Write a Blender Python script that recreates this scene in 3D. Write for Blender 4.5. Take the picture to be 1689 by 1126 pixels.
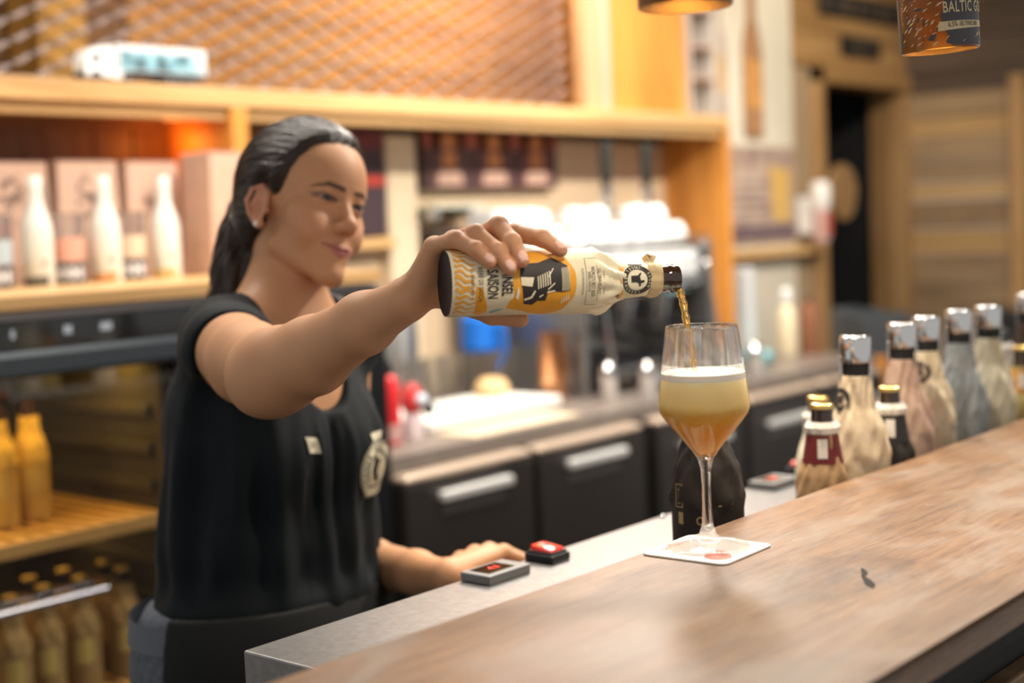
import bpy, bmesh, math, random
import numpy as np
from mathutils import Vector, Matrix

for o in list(bpy.data.objects):
    bpy.data.objects.remove(o)
SC = bpy.context.scene
COL = SC.collection
R = math.radians

# ------------------------------------------------------------------ camera
# world: +X runs along the bar (away, to the right), +Y towards the back wall, Z up, metres
cam_d = bpy.data.cameras.new('camera')
cam_d.lens = 50.0
cam_d.sensor_width = 36.0
cam_d.sensor_fit = 'HORIZONTAL'
cam_d.clip_start = 0.05
cam_d.dof.use_dof = True
cam_d.dof.focus_distance = 1.415
cam_d.dof.aperture_fstop = 2.5
cam = bpy.data.objects.new('camera', cam_d)
COL.objects.link(cam)
SC.camera = cam
_ro = R(2.4)                               # a slight roll of the hand-held camera
_d = Vector(((2850. - 844.5) / 2346., (285. - 563.) / 2346., 1.0)).normalized()
_u = Vector((-math.sin(_ro), -math.cos(_ro), 0.0))
_u.z = -_u.dot(_d) / _d.z
_u.normalize()
_y = _u.cross(_d)
RW = Matrix((_d, _y, _u))                  # camera space (x right, y down, z forward) -> world
_rt, _dn, _fw = RW @ Vector((1, 0, 0)), RW @ Vector((0, 1, 0)), RW @ Vector((0, 0, 1))
CAM = Vector((0, 0, 1.42))
cam.matrix_world = Matrix(((_rt.x, -_dn.x, -_fw.x, CAM.x), (_rt.y, -_dn.y, -_fw.y, CAM.y),
                           (_rt.z, -_dn.z, -_fw.z, CAM.z), (0, 0, 0, 1)))

# ------------------------------------------------------------------ world, exposure, lights
world = bpy.data.worlds.new('daylight')
SC.world = world
world.use_nodes = True
world.node_tree.nodes['Background'].inputs[0].default_value = (1.0, 0.97, 0.93, 1)
world.node_tree.nodes['Background'].inputs[1].default_value = 0.42
SC.view_settings.view_transform = 'Standard'
SC.view_settings.look = 'None'
SC.view_settings.exposure = 0.55
SC.view_settings.gamma = 1.0
SC.view_settings.use_curve_mapping = False
SC.cycles.use_denoising = True
SC.cycles.max_bounces = 8
SC.cycles.adaptive_threshold = 0.025
SC.cycles.transparent_max_bounces = 16
SC.cycles.caustics_reflective = False
SC.cycles.sample_clamp_indirect = 6.0


def light(name, kind, loc, power, color=(1, 1, 1), size=0.1, size_y=None, target=None, spot=60, blend=0.6):
    d = bpy.data.lights.new(name, kind)
    d.energy = power
    d.color = color
    if kind == 'AREA':
        d.shape = 'RECTANGLE'
        d.size = size
        d.size_y = size_y or size
    elif kind == 'SPOT':
        d.spot_size = R(spot)
        d.spot_blend = blend
        d.shadow_soft_size = size
    else:
        d.shadow_soft_size = size
    o = bpy.data.objects.new(name, d)
    COL.objects.link(o)
    o.location = loc
    if target is not None:
        o.rotation_euler = (Vector(target) - Vector(loc)).to_track_quat('-Z', 'Y').to_euler()
    return o


# ceiling lights of the bar: a long row over the counter, a panel over the back counter
light('ceiling_panel_aisle', 'AREA', (1.9, 1.75, 2.86), 50, (1.0, 0.94, 0.86), 2.6, 0.35, (1.7, 1.55, 0))
light('ceiling_panel_back', 'AREA', (3.5, 2.50, 2.86), 48, (1.0, 0.94, 0.86), 1.6, 0.35, (3.4, 2.6, 0))
light('ceiling_spot_bar', 'SPOT', (3.2, 0.75, 2.8), 120, (1.0, 0.90, 0.78), 0.09, None, (1.15, 1.0, 1.2), 60)
light('ceiling_spot_wall', 'SPOT', (5.0, 1.4, 2.8), 95, (1.0, 0.86, 0.66), 0.08, None, (5.6, 3.1, 1.5), 80)
light('ceiling_spot_shelf', 'SPOT', (2.0, 1.5, 2.8), 45, (1.0, 0.90, 0.78), 0.06, None, (2.0, 2.8, 1.4), 70)
for i_, (x_, y_) in enumerate(((2.75, 0.95), (3.45, 0.95), (4.25, 1.0))):  # added spots without a known fitting: glints on chrome, brighter plaster
    light('added_counter_spot', 'SPOT', (x_, y_, 2.75), 85, (1.0, 0.93, 0.84), 0.02, None, (x_ + .15, 2.9, 1.3), 60)
light('shelf_glow', 'POINT', (2.22, 3.0, 1.66), 0.4, (1.0, 0.30, 0.05), 0.03)
light('mesh_glow_a', 'POINT', (2.55, 3.03, 2.35), 1.6, (1.0, 0.50, 0.14), 0.05)
light('mesh_glow_b', 'POINT', (3.5, 3.03, 2.3), 5, (1.0, 0.50, 0.14), 0.05)

# ------------------------------------------------------------------ materials


def new_mat(name):
    m = bpy.data.materials.new(name)
    m.use_nodes = True
    return m, m.node_tree, m.node_tree.nodes['Principled BSDF']


MATS = {}


def M(name, col=(0.8, 0.8, 0.8), rough=0.5, metal=0.0, spec=0.5, trans=0.0, ior=1.45, emit=None, es=0.0,
      coat=0.0, var=0.0, vscale=30.0, bump=0.0, bscale=60.0, sss=0.0, sheen=0.0, aniso=None, alpha=1.0, vcol=None):
    if name in MATS:
        return MATS[name]
    m, nt, b = new_mat(name)
    b.inputs['Base Color'].default_value = (*col, 1)
    b.inputs['Roughness'].default_value = rough
    b.inputs['Metallic'].default_value = metal
    b.inputs['Specular IOR Level'].default_value = spec
    b.inputs['Transmission Weight'].default_value = trans
    b.inputs['IOR'].default_value = ior
    b.inputs['Coat Weight'].default_value = coat
    b.inputs['Alpha'].default_value = alpha
    if sheen:
        b.inputs['Sheen Weight'].default_value = sheen
    if sss:
        b.inputs['Subsurface Weight'].default_value = sss
        b.inputs['Subsurface Radius'].default_value = (0.9, 0.4, 0.25)
        b.inputs['Subsurface Scale'].default_value = 0.006
    if emit:
        b.inputs['Emission Color'].default_value = (*emit, 1)
        b.inputs['Emission Strength'].default_value = es
    tc = nt.nodes.new('ShaderNodeTexCoord')
    if vcol:
        a = nt.nodes.new('ShaderNodeAttribute')
        a.attribute_name = vcol
        nt.links.new(a.outputs['Color'], b.inputs['Base Color'])
    if var > 0 and not vcol:
        n = nt.nodes.new('ShaderNodeTexNoise')
        n.inputs['Scale'].default_value = vscale
        n.inputs['Detail'].default_value = 4
        r = nt.nodes.new('ShaderNodeValToRGB')
        r.color_ramp.elements[0].position = 0.3
        r.color_ramp.elements[1].position = 0.7
        r.color_ramp.elements[0].color = (*[c * (1 - var) for c in col], 1)
        r.color_ramp.elements[1].color = (*[min(1, c * (1 + var)) for c in col], 1)
        nt.links.new(tc.outputs['Object'], n.inputs['Vector'])
        nt.links.new(n.outputs['Fac'], r.inputs['Fac'])
        nt.links.new(r.outputs['Color'], b.inputs['Base Color'])
    if bump > 0:
        n = nt.nodes.new('ShaderNodeTexNoise')
        n.inputs['Scale'].default_value = bscale
        n.inputs['Detail'].default_value = 5
        bp = nt.nodes.new('ShaderNodeBump')
        bp.inputs['Strength'].default_value = bump
        bp.inputs['Distance'].default_value = 0.002
        nt.links.new(tc.outputs['Object'], n.inputs['Vector'])
        nt.links.new(n.outputs['Fac'], bp.inputs['Height'])
        nt.links.new(bp.outputs['Normal'], b.inputs['Normal'])
    MATS[name] = m
    return m


def wood(name, c_dark, c_mid, c_light, axis=0, grain=9.0, stretch=14.0, rough=0.45, bump=0.15, spec=0.4, wear=None):
    """wood with long grain along AXIS (0 x, 1 y, 2 z)"""
    if name in MATS:
        return MATS[name]
    m, nt, b = new_mat(name)
    tc = nt.nodes.new('ShaderNodeTexCoord')
    oi = nt.nodes.new('ShaderNodeObjectInfo')
    mp = nt.nodes.new('ShaderNodeMapping')
    sc = [grain] * 3
    sc[axis] = grain / stretch
    mp.inputs['Scale'].default_value = sc
    ofs = nt.nodes.new('ShaderNodeVectorMath')
    ofs.operation = 'MULTIPLY_ADD'
    ofs.inputs[1].default_value = (37.0, 17.0, 29.0)
    cmb = nt.nodes.new('ShaderNodeCombineXYZ')
    for i in range(3):
        nt.links.new(oi.outputs['Random'], cmb.inputs[i])
    nt.links.new(cmb.outputs[0], ofs.inputs[0])
    nt.links.new(tc.outputs['Object'], ofs.inputs[2])
    nt.links.new(ofs.outputs[0], mp.inputs['Vector'])
    n1 = nt.nodes.new('ShaderNodeTexNoise')
    n1.inputs['Scale'].default_value = 1.0
    n1.inputs['Detail'].default_value = 8
    n1.inputs['Roughness'].default_value = 0.62
    n1.inputs['Distortion'].default_value = 0.8
    nt.links.new(mp.outputs[0], n1.inputs['Vector'])
    r = nt.nodes.new('ShaderNodeValToRGB')
    e = r.color_ramp.elements
    e[0].position, e[0].color = 0.30, (*c_dark, 1)
    e[1].position, e[1].color = 0.72, (*c_light, 1)
    k = e.new(0.5)
    k.color = (*c_mid, 1)
    nt.links.new(n1.outputs['Fac'], r.inputs['Fac'])
    mx = nt.nodes.new('ShaderNodeMixRGB')
    mx.blend_type = 'MULTIPLY'
    mx.inputs[0].default_value = 0.35
    # each board its own tone
    r2 = nt.nodes.new('ShaderNodeValToRGB')
    r2.color_ramp.elements[0].color = (0.55, 0.52, 0.50, 1)
    r2.color_ramp.elements[1].color = (1.15, 1.12, 1.1, 1)
    nt.links.new(oi.outputs['Random'], r2.inputs['Fac'])
    nt.links.new(r.outputs['Color'], mx.inputs[1])
    nt.links.new(r2.outputs['Color'], mx.inputs[2])
    out = mx.outputs[0]
    if wear:
        n3 = nt.nodes.new('ShaderNodeTexNoise')
        n3.inputs['Scale'].default_value = wear[1]
        n3.inputs['Detail'].default_value = 6
        n3.inputs['Roughness'].default_value = 0.6
        mp3 = nt.nodes.new('ShaderNodeMapping')
        s3 = [1.6, 1.6, 1.6]
        s3[axis] = 0.6
        mp3.inputs['Scale'].default_value = s3
        nt.links.new(tc.outputs['Object'], mp3.inputs['Vector'])
        nt.links.new(mp3.outputs[0], n3.inputs['Vector'])
        r3 = nt.nodes.new('ShaderNodeValToRGB')
        r3.color_ramp.elements[0].position = 0.42
        r3.color_ramp.elements[1].position = 0.66
        mx3 = nt.nodes.new('ShaderNodeMixRGB')
        nt.links.new(n3.outputs['Fac'], r3.inputs['Fac'])
        nt.links.new(r3.outputs['Color'], mx3.inputs[0])
        nt.links.new(out, mx3.inputs[1])
        mx3.inputs[2].default_value = (*wear[0], 1)
        out = mx3.outputs[0]
        rr = nt.nodes.new('ShaderNodeMapRange')
        rr.inputs['To Min'].default_value = rough
        rr.inputs['To Max'].default_value = rough + 0.22
        nt.links.new(n1.outputs['Fac'], rr.inputs['Value'])
        nt.links.new(rr.outputs[0], b.inputs['Roughness'])
    else:
        b.inputs['Roughness'].default_value = rough
    nt.links.new(out, b.inputs['Base Color'])
    b.inputs['Specular IOR Level'].default_value = spec
    bp = nt.nodes.new('ShaderNodeBump')
    bp.inputs['Strength'].default_value = bump
    bp.inputs['Distance'].default_value = 0.003
    nt.links.new(n1.outputs['Fac'], bp.inputs['Height'])
    nt.links.new(bp.outputs['Normal'], b.inputs['Normal'])
    MATS[name] = m
    return m


def clear_glass(name, tint=(1, 1, 1), ior=1.45, fac=0.6, rough=0.0):
    """clear glass that also lets part of the light straight through"""
    m, nt, b = new_mat(name)
    nt.nodes.remove(b)
    out = nt.nodes['Material Output']
    g_ = nt.nodes.new('ShaderNodeBsdfGlass')
    g_.inputs['Color'].default_value = (*tint, 1)
    g_.inputs['IOR'].default_value = ior
    g_.inputs['Roughness'].default_value = rough
    t_ = nt.nodes.new('ShaderNodeBsdfTransparent')
    t_.inputs['Color'].default_value = (*tint, 1)
    x_ = nt.nodes.new('ShaderNodeMixShader')
    x_.inputs[0].default_value = fac
    nt.links.new(t_.outputs[0], x_.inputs[1])
    nt.links.new(g_.outputs[0], x_.inputs[2])
    nt.links.new(x_.outputs[0], out.inputs['Surface'])
    MATS[name] = m
    return m


def thin_pane(name, gloss):
    """flat window pane: see-through with a share of mirror reflection"""
    m, nt, b = new_mat(name)
    nt.nodes.remove(b)
    t_ = nt.nodes.new('ShaderNodeBsdfTransparent')
    g_ = nt.nodes.new('ShaderNodeBsdfGlossy')
    g_.inputs['Roughness'].default_value = 0.02
    x_ = nt.nodes.new('ShaderNodeMixShader')
    x_.inputs[0].default_value = gloss
    nt.links.new(t_.outputs[0], x_.inputs[1])
    nt.links.new(g_.outputs[0], x_.inputs[2])
    nt.links.new(x_.outputs[0], nt.nodes['Material Output'].inputs['Surface'])
    MATS[name] = m
    return m


# ------------------------------------------------------------------ mesh helpers


class MB:
    """collects simple solids and links them as one mesh object"""

    def __init__(self):
        self.bm = bmesh.new()

    def box(self, x0, x1, y0, y1, z0, z1, bevel=0.0, mat=None, seg=2):
        r = bmesh.ops.create_cube(self.bm, size=1.0)
        vs = r['verts']
        for v in vs:
            v.co = Vector((x0 + (v.co.x + .5) * (x1 - x0), y0 + (v.co.y + .5) * (y1 - y0), z0 + (v.co.z + .5) * (z1 - z0)))
        if bevel > 0:
            es = list({e for v in vs for e in v.link_edges})
            q = bmesh.ops.bevel(self.bm, geom=es, offset=bevel, segments=seg, affect='EDGES', profile=0.5)
            vs = list({v for f in q['faces'] for v in f.verts} | {v for v in vs if v.is_valid})
        if mat is not None:
            bmesh.ops.transform(self.bm, matrix=mat, verts=vs)
        return self

    def lathe(self, prof, seg=40, mat=None, axis='Z', cap=True):
        """PROF: list of (r, z)"""
        rings = []
        for (r, z) in prof:
            if r < 1e-6:
                rings.append([self.bm.verts.new((0, 0, z))])
            else:
                rings.append([self.bm.verts.new((r * math.cos(2 * math.pi * i / seg), r * math.sin(2 * math.pi * i / seg), z)) for i in range(seg)])
        for a, b in zip(rings[:-1], rings[1:]):
            if len(a) == 1 and len(b) == 1:
                continue
            for i in range(seg):
                j = (i + 1) % seg
                if len(a) == 1:
                    self.bm.faces.new((a[0], b[j], b[i])[::-1])
                elif len(b) == 1:
                    self.bm.faces.new((a[i], a[j], b[0]))
                else:
                    self.bm.faces.new((a[i], a[j], b[j], b[i]))
        if cap:
            if len(rings[0]) > 1:
                self.bm.faces.new(rings[0][::-1])
            if len(rings[-1]) > 1:
                self.bm.faces.new(rings[-1])
        vs = [v for g in rings for v in g]
        if mat is not None:
            bmesh.ops.transform(self.bm, matrix=mat, verts=vs)
        return self

    def cyl(self, r, z0, z1, seg=24, mat=None, r2=None):
        return self.lathe([(r, z0), (r if r2 is None else r2, z1)], seg, mat)

    def tube(self, pts, r, seg=8, cap=True):
        """swept round tube; R a number or a list"""
        pts = [Vector(p) for p in pts]
        n = len(pts)
        rr = r if isinstance(r, (list, tuple)) else [r] * n
        rings = []
        up = None
        for i, p in enumerate(pts):
            t = (pts[min(i + 1, n - 1)] - pts[max(i - 1, 0)]).normalized()
            if up is None:
                up = t.orthogonal().normalized()
            up = (up - t * up.dot(t)).normalized()
            sd = t.cross(up)
            rings.append([self.bm.verts.new(p + (up * math.cos(2 * math.pi * k / seg) + sd * math.sin(2 * math.pi * k / seg)) * rr[i]) for k in range(seg)])
        for a, b in zip(rings[:-1], rings[1:]):
            for k in range(seg):
                j = (k + 1) % seg
                self.bm.faces.new((a[k], a[j], b[j], b[k]))
        if cap:
            self.bm.faces.new(rings[0][::-1])
            self.bm.faces.new(rings[-1])
        return self

    def prism(self, poly, z0, z1, mat=None):
        """extruded polygon (x,y) list between z0 and z1"""
        a = [self.bm.verts.new((x, y, z0)) for x, y in poly]
        b = [self.bm.verts.new((x, y, z1)) for x, y in poly]
        n = len(poly)
        self.bm.faces.new(a[::-1])
        self.bm.faces.new(b)
        for i in range(n):
            j = (i + 1) % n
            self.bm.faces.new((a[i], a[j], b[j], b[i]))
        if mat is not None:
            bmesh.ops.transform(self.bm, matrix=mat, verts=a + b)
        return self

    def ball(self, c, r, u=20, v=12):
        q = bmesh.ops.create_uvsphere(self.bm, u_segments=u, v_segments=v, radius=1.0)
        rr = r if isinstance(r, (tuple, list)) else (r, r, r)
        for x in q['verts']:
            x.co = Vector((c[0] + x.co.x * rr[0], c[1] + x.co.y * rr[1], c[2] + x.co.z * rr[2]))
        return self

    def xform(self, m):
        bmesh.ops.transform(self.bm, matrix=m, verts=self.bm.verts[:])
        return self

    def build(self, name, mat, parent=None, smooth=False, label=None, loc=None, angle=35):
        me = bpy.data.meshes.new(name)
        bmesh.ops.recalc_face_normals(self.bm, faces=self.bm.faces[:])
        self.bm.to_mesh(me)
        self.bm.free()
        return link_mesh(name, me, mat, parent, smooth, label, loc, angle)


def link_mesh(name, me, mat, parent=None, smooth=False, label=None, loc=None, angle=35):
    o = bpy.data.objects.new(name, me)
    COL.objects.link(o)
    if mat is not None:
        me.materials.append(mat)
    if smooth:
        me.polygons.foreach_set('use_smooth', [True] * len(me.polygons))
        try:
            me.set_sharp_from_angle(angle=R(angle))
        except Exception:
            pass
    if parent is not None:
        o.parent = parent
    if label:
        o['label'] = label
    if loc is not None:
        o.location = loc
    return o


def empty(name, loc=(0, 0, 0), rz=0.0, rot=None):
    o = bpy.data.objects.new(name, None)
    o.empty_display_size = 0.05
    COL.objects.link(o)
    o.location = loc
    o.rotation_euler = rot if rot is not None else (0, 0, rz)
    return o


def tag(o, label, cat, group=None):
    o['label'] = label
    o['category'] = cat
    if group:
        o['group'] = group
    return o


def thing(name, label, cat, loc=(0, 0, 0), rz=0.0, group=None, rot=None):
    return tag(empty(name, loc, rz, rot), label, cat, group)


def struct(o):
    o['kind'] = 'structure'
    return o


def dup(root, loc, rz=0.0, label=None):
    r = root.copy()
    COL.objects.link(r)
    r.location = loc
    r.rotation_euler = (0, 0, rz)
    if label:
        r['label'] = label
    for ch in list(root.children):
        c = ch.copy()
        COL.objects.link(c)
        c.parent = r
        for g in list(ch.children):
            d = g.copy()
            COL.objects.link(d)
            d.parent = c
    return r


def mapped_poly(bm, loops, fn, maxlen):
    """fill 2-D polygon LOOPS (list of point lists), subdivide to MAXLEN and map by FN(x,y)->xyz"""
    b2 = bmesh.new()
    for poly in loops:
        vs = [b2.verts.new((x, y, 0)) for x, y in poly]
        try:
            b2.faces.new(vs)
        except ValueError:
            pass
    bmesh.ops.triangulate(b2, faces=b2.faces[:])
    for _ in range(7):
        es = [e for e in b2.edges if e.calc_length() > maxlen]
        if not es:
            break
        bmesh.ops.subdivide_edges(b2, edges=es, cuts=1)
        bmesh.ops.triangulate(b2, faces=[f for f in b2.faces if len(f.verts) > 3])
    mp = {}
    for v in b2.verts:
        mp[v] = bm.verts.new(fn(v.co.x, v.co.y))
    for f in b2.faces:
        try:
            bm.faces.new([mp[v] for v in f.verts])
        except ValueError:
            pass
    b2.free()


_TXT = {}


def text_mesh(txt, size=1.0, sx=1.0, align='CENTER', spacing=1.0, bold=0.0):
    """flat text as (verts, faces), centred at the origin"""
    key = (txt, size, sx, align, spacing, bold)
    if key in _TXT:
        return _TXT[key]
    cu = bpy.data.curves.new('lettering', 'FONT')
    cu.body = txt
    cu.size = size
    cu.align_x = align
    cu.align_y = 'CENTER'
    cu.space_character = spacing
    cu.resolution_u = 3
    cu.offset = bold
    ob = bpy.data.objects.new('lettering', cu)
    COL.objects.link(ob)
    dg = bpy.context.evaluated_depsgraph_get()
    me = bpy.data.meshes.new_from_object(ob.evaluated_get(dg))
    vs = [(v.co.x * sx, v.co.y) for v in me.vertices]
    fs = [tuple(p.vertices) for p in me.polygons]
    bpy.data.objects.remove(ob)
    bpy.data.curves.remove(cu)
    bpy.data.meshes.remove(me)
    _TXT[key] = (vs, fs)
    return vs, fs


def put_text(bm, txt, fn, size, sx=1.0, align='CENTER', x=0.0, y=0.0, spacing=1.0, rot=0.0, bold=0.0, maxlen=None):
    vs, fs = text_mesh(txt, size, sx, align, spacing, bold)
    c, s = math.cos(rot), math.sin(rot)
    if maxlen:
        b2 = bmesh.new()
        q = [b2.verts.new((a, b, 0)) for a, b in vs]
        for f in fs:
            try:
                b2.faces.new([q[i] for i in f])
            except ValueError:
                pass
        bmesh.ops.triangulate(b2, faces=b2.faces[:])
        for _ in range(5):
            es = [e for e in b2.edges if e.calc_length() > maxlen]
            if not es:
                break
            bmesh.ops.subdivide_edges(b2, edges=es, cuts=1)
            bmesh.ops.triangulate(b2, faces=[f for f in b2.faces if len(f.verts) > 3])
        b2.verts.index_update()
        vs = [(v.co.x, v.co.y) for v in b2.verts]
        fs = [tuple(v.index for v in f.verts) for f in b2.faces]
        b2.free()
    nv = [bm.verts.new(fn(x + a * c - b * s, y + a * s + b * c)) for a, b in vs]
    for f in fs:
        try:
            bm.faces.new([nv[i] for i in f])
        except ValueError:
            pass


def ring_letters(bm, txt, fn, rad, a0, step, size, sx=0.7, cx=0.0, cy=0.0, inward=False):
    """letters of TXT set around a circle, clockwise from angle A0 (radians)"""
    a = a0
    for ch in txt:
        if ch != ' ':
            put_text(bm, ch, fn, size, sx, x=cx + rad * math.cos(a), y=cy + rad * math.sin(a), rot=a + math.pi / 2 if inward else a - math.pi / 2)
        a -= step


def circ(cx, cy, r, n=32, a0=0.0, a1=2 * math.pi):
    return [(cx + r * math.cos(a0 + (a1 - a0) * i / n), cy + r * math.sin(a0 + (a1 - a0) * i / n)) for i in range(n)]


def ring_strip(bm, fn, cx, cy, r0, r1, n=40):
    a = [bm.verts.new(fn(x, y)) for x, y in circ(cx, cy, r0, n)]
    b = [bm.verts.new(fn(x, y)) for x, y in circ(cx, cy, r1, n)]
    for i in range(n):
        j = (i + 1) % n
        bm.faces.new((a[i], a[j], b[j], b[i]))


def flat_decal(name, mat, parent, draw):
    bm = bmesh.new()
    draw(bm)
    me = bpy.data.meshes.new(name)
    bm.to_mesh(me)
    bm.free()
    return link_mesh(name, me, mat, parent)


SKIN_H = 0.0019
# ------------------------------------------------------------------ signed-distance modelling for the figure
F32 = np.float32


def A(*v):
    return np.array(v, F32)


def n_sph(P, c, r):
    return np.sqrt(((P - A(*c)) ** 2).sum(1)) - F32(r)


def n_cone(P, a, b, r1, r2):
    a = A(*a)
    ba = A(*b) - a
    q = P - a
    t = np.clip(q @ ba / (ba @ ba), 0, 1)
    q = q - t[:, None] * ba
    return np.sqrt((q * q).sum(1)) - (r1 + (r2 - r1) * t)


def n_ell(P, c, rad, rot=None):
    q = P - A(*c)
    if rot is not None:
        q = q @ np.asarray(rot, F32)
    rad = A(*rad)
    k0 = np.sqrt(((q / rad) ** 2).sum(1)) + 1e-9
    k1 = np.sqrt(((q / (rad * rad)) ** 2).sum(1)) + 1e-9
    return k0 * (k0 - 1) / k1


def smin(a, b, k):
    h = np.clip(0.5 + 0.5 * (b - a) / k, 0, 1)
    return b * (1 - h) + a * h - k * h * (1 - h)


def smax(a, b, k):
    return -smin(-a, -b, k)


def sstep(x, a, b):
    t = np.clip((x - a) / (b - a), 0, 1)
    return t * t * (3 - 2 * t)


def chain(P, pts, rad, k):
    d = None
    for i in range(len(pts) - 1):
        e = n_cone(P, pts[i], pts[i + 1], rad[i], rad[i + 1])
        d = e if d is None else smin(d, e, k)
    return d


def local_eval(P, c, reach, f):
    """evaluate F only near C (within REACH); further off return a safe lower bound"""
    dist = np.sqrt(((P - A(*c)) ** 2).sum(1))
    near = dist < reach
    out = (dist - reach + 0.03).astype(F32)
    if near.any():
        out[near] = f(P[near])
    return out


def mesh_sdf(f, lo, hi, h, B=8, newton=2, slack=1.35):
    """surface nets on a sparse grid -> verts, quads, normals"""
    lo = np.array(lo, float)
    bs = h * B
    nb = np.maximum(1, np.ceil((np.array(hi) - lo) / bs).astype(int))
    g = np.stack(np.meshgrid(*[np.arange(n) for n in nb], indexing='ij'), -1).reshape(-1, 3)
    ctr = (lo + (g + 0.5) * bs).astype(F32)
    act = g[np.abs(f(ctr)) < bs * 0.87 * slack]
    o = np.arange(B + 1)
    og = np.stack(np.meshgrid(o, o, o, indexing='ij'), -1).reshape(-1, 3)
    V, keys, Vpos = [], [], []
    nc = nb * B + 2
    edges = []
    cellkeys, cellpos = [], []
    quads_raw = []
    CH = 1200
    c8 = np.array([[i, j, k] for i in (0, 1) for j in (0, 1) for k in (0, 1)])
    E12 = [(a, b) for a in range(8) for b in range(a + 1, 8) if np.abs(c8[a] - c8[b]).sum() == 1]
    for s in range(0, len(act), CH):
        bl = act[s:s + CH]
        idx = bl[:, None, :] * B + og[None]
        P = (lo + idx * h).astype(F32).reshape(-1, 3)
        val = f(P).reshape(len(bl), B + 1, B + 1, B + 1)
        corner = [val[:, i:i + B, j:j + B, k:k + B] for i, j, k in c8]
        ins = [c < 0 for c in corner]
        cnt = sum(i.astype(np.int8) for i in ins)
        b_, i_, j_, k_ = np.nonzero((cnt > 0) & (cnt < 8))
        if len(b_) == 0:
            continue
        cv = np.stack([c[b_, i_, j_, k_] for c in corner], 1)
        ci = bl[b_] * B + np.stack([i_, j_, k_], 1)
        acc = np.zeros((len(b_), 3))
        n = np.zeros(len(b_))
        for a, b in E12:
            va, vb = cv[:, a], cv[:, b]
            m = (va < 0) != (vb < 0)
            t = np.where(m, va / np.where(m, va - vb, 1), 0)
            p = c8[a] + t[:, None] * (c8[b] - c8[a])
            acc += np.where(m[:, None], p, 0)
            n += m
        cellpos.append(lo + (ci + acc / n[:, None]) * h)
        k = (ci[:, 0].astype(np.int64) * nc[1] + ci[:, 1]) * nc[2] + ci[:, 2]
        cellkeys.append(k)
        for ax, other in ((0, 4), (1, 2), (2, 1)):
            m = (cv[:, 0] < 0) != (cv[:, other] < 0)
            if m.any():
                quads_raw.append((ax, k[m], (cv[:, 0] < 0)[m]))
    keys = np.concatenate(cellkeys)
    pos = np.concatenate(cellpos)
    order = np.argsort(keys)
    ks = keys[order]
    st = (nc[1] * nc[2], nc[2], 1)
    Q = []
    for ax, k, neg in quads_raw:
        u, v = [(1, 2), (2, 0), (0, 1)][ax]
        kk = np.stack([k, k - st[u], k - st[u] - st[v], k - st[v]], 1)
        w = np.searchsorted(ks, kk)
        w = np.minimum(w, len(ks) - 1)
        ok = (ks[w] == kk).all(1)
        q = order[w][ok]
        ng = neg[ok]
        q[~ng] = q[~ng][:, ::-1]
        Q.append(q)
    Q = np.concatenate(Q)
    pos = pos.astype(F32)
    e = F32(h * 0.4)
    for it in range(newton + 1):
        d = f(pos)
        gr = np.stack([f(pos + A(e, 0, 0)) - d, f(pos + A(0, e, 0)) - d, f(pos + A(0, 0, e)) - d], 1) / e
        if it == newton:
            break
        gl = (gr * gr).sum(1) + 1e-6
        stp = np.clip(d / gl, -0.6 * h, 0.6 * h)
        pos = pos - gr * stp[:, None]
    nrm = gr / (np.sqrt((gr * gr).sum(1))[:, None] + 1e-9)
    return pos, Q, nrm


def np_mesh(name, pos, quads, mat, parent=None, color=None, smooth=True):
    me = bpy.data.meshes.new(name)
    me.vertices.add(len(pos))
    me.vertices.foreach_set('co', np.ascontiguousarray(pos, F32).ravel())
    k = quads.shape[1]
    me.loops.add(len(quads) * k)
    me.loops.foreach_set('vertex_index', np.ascontiguousarray(quads, np.int32).ravel())
    me.polygons.add(len(quads))
    me.polygons.foreach_set('loop_start', np.arange(0, len(quads) * k, k, dtype=np.int32))
    me.polygons.foreach_set('loop_total', np.full(len(quads), k, np.int32))
    me.update(calc_edges=True)
    if smooth:
        me.polygons.foreach_set('use_smooth', np.ones(len(quads), bool))
    if color is not None:
        at = me.color_attributes.new('tone', 'FLOAT_COLOR', 'POINT')
        c4 = np.ones((len(pos), 4), F32)
        c4[:, :3] = color
        at.data.foreach_set('color', c4.ravel())
    o = bpy.data.objects.new(name, me)
    COL.objects.link(o)
    if mat:
        me.materials.append(mat)
    if parent:
        o.parent = parent
    return o


# ------------------------------------------------------------------ the woman pouring
def rotm(a, b, c):
    cz, sz, cx, sx, cy, sy = math.cos(a), math.sin(a), math.cos(b), math.sin(b), math.cos(c), math.sin(c)
    Rz = np.array([[cz, -sz, 0], [sz, cz, 0], [0, 0, 1]])
    Rx = np.array([[1, 0, 0], [0, cx, -sx], [0, sx, cx]])
    Ry = np.array([[cy, 0, sy], [0, 1, 0], [-sy, 0, cy]])
    return Rz @ Rx @ Ry


HO = np.array([1.284, 1.463, 1.436])            # midpoint between the ears
HS = 0.950 / 1000.0                              # head model is in millimetres
HR = (rotm(R(0.9), R(-2.0), R(15.6)) @ np.diag([1, -1, 1.0])).astype(F32)   # head (x her left, y forward, z up) -> world
HRi = HR.T


def to_head(P):
    return ((P - A(*HO)) @ HR) / F32(HS)


def from_head(q):
    return HO + HR.astype(float) @ (np.array(q, float) * HS)


EYE_C, EYE_R = (30.5, 69.5, 21.0), 12.6


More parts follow.
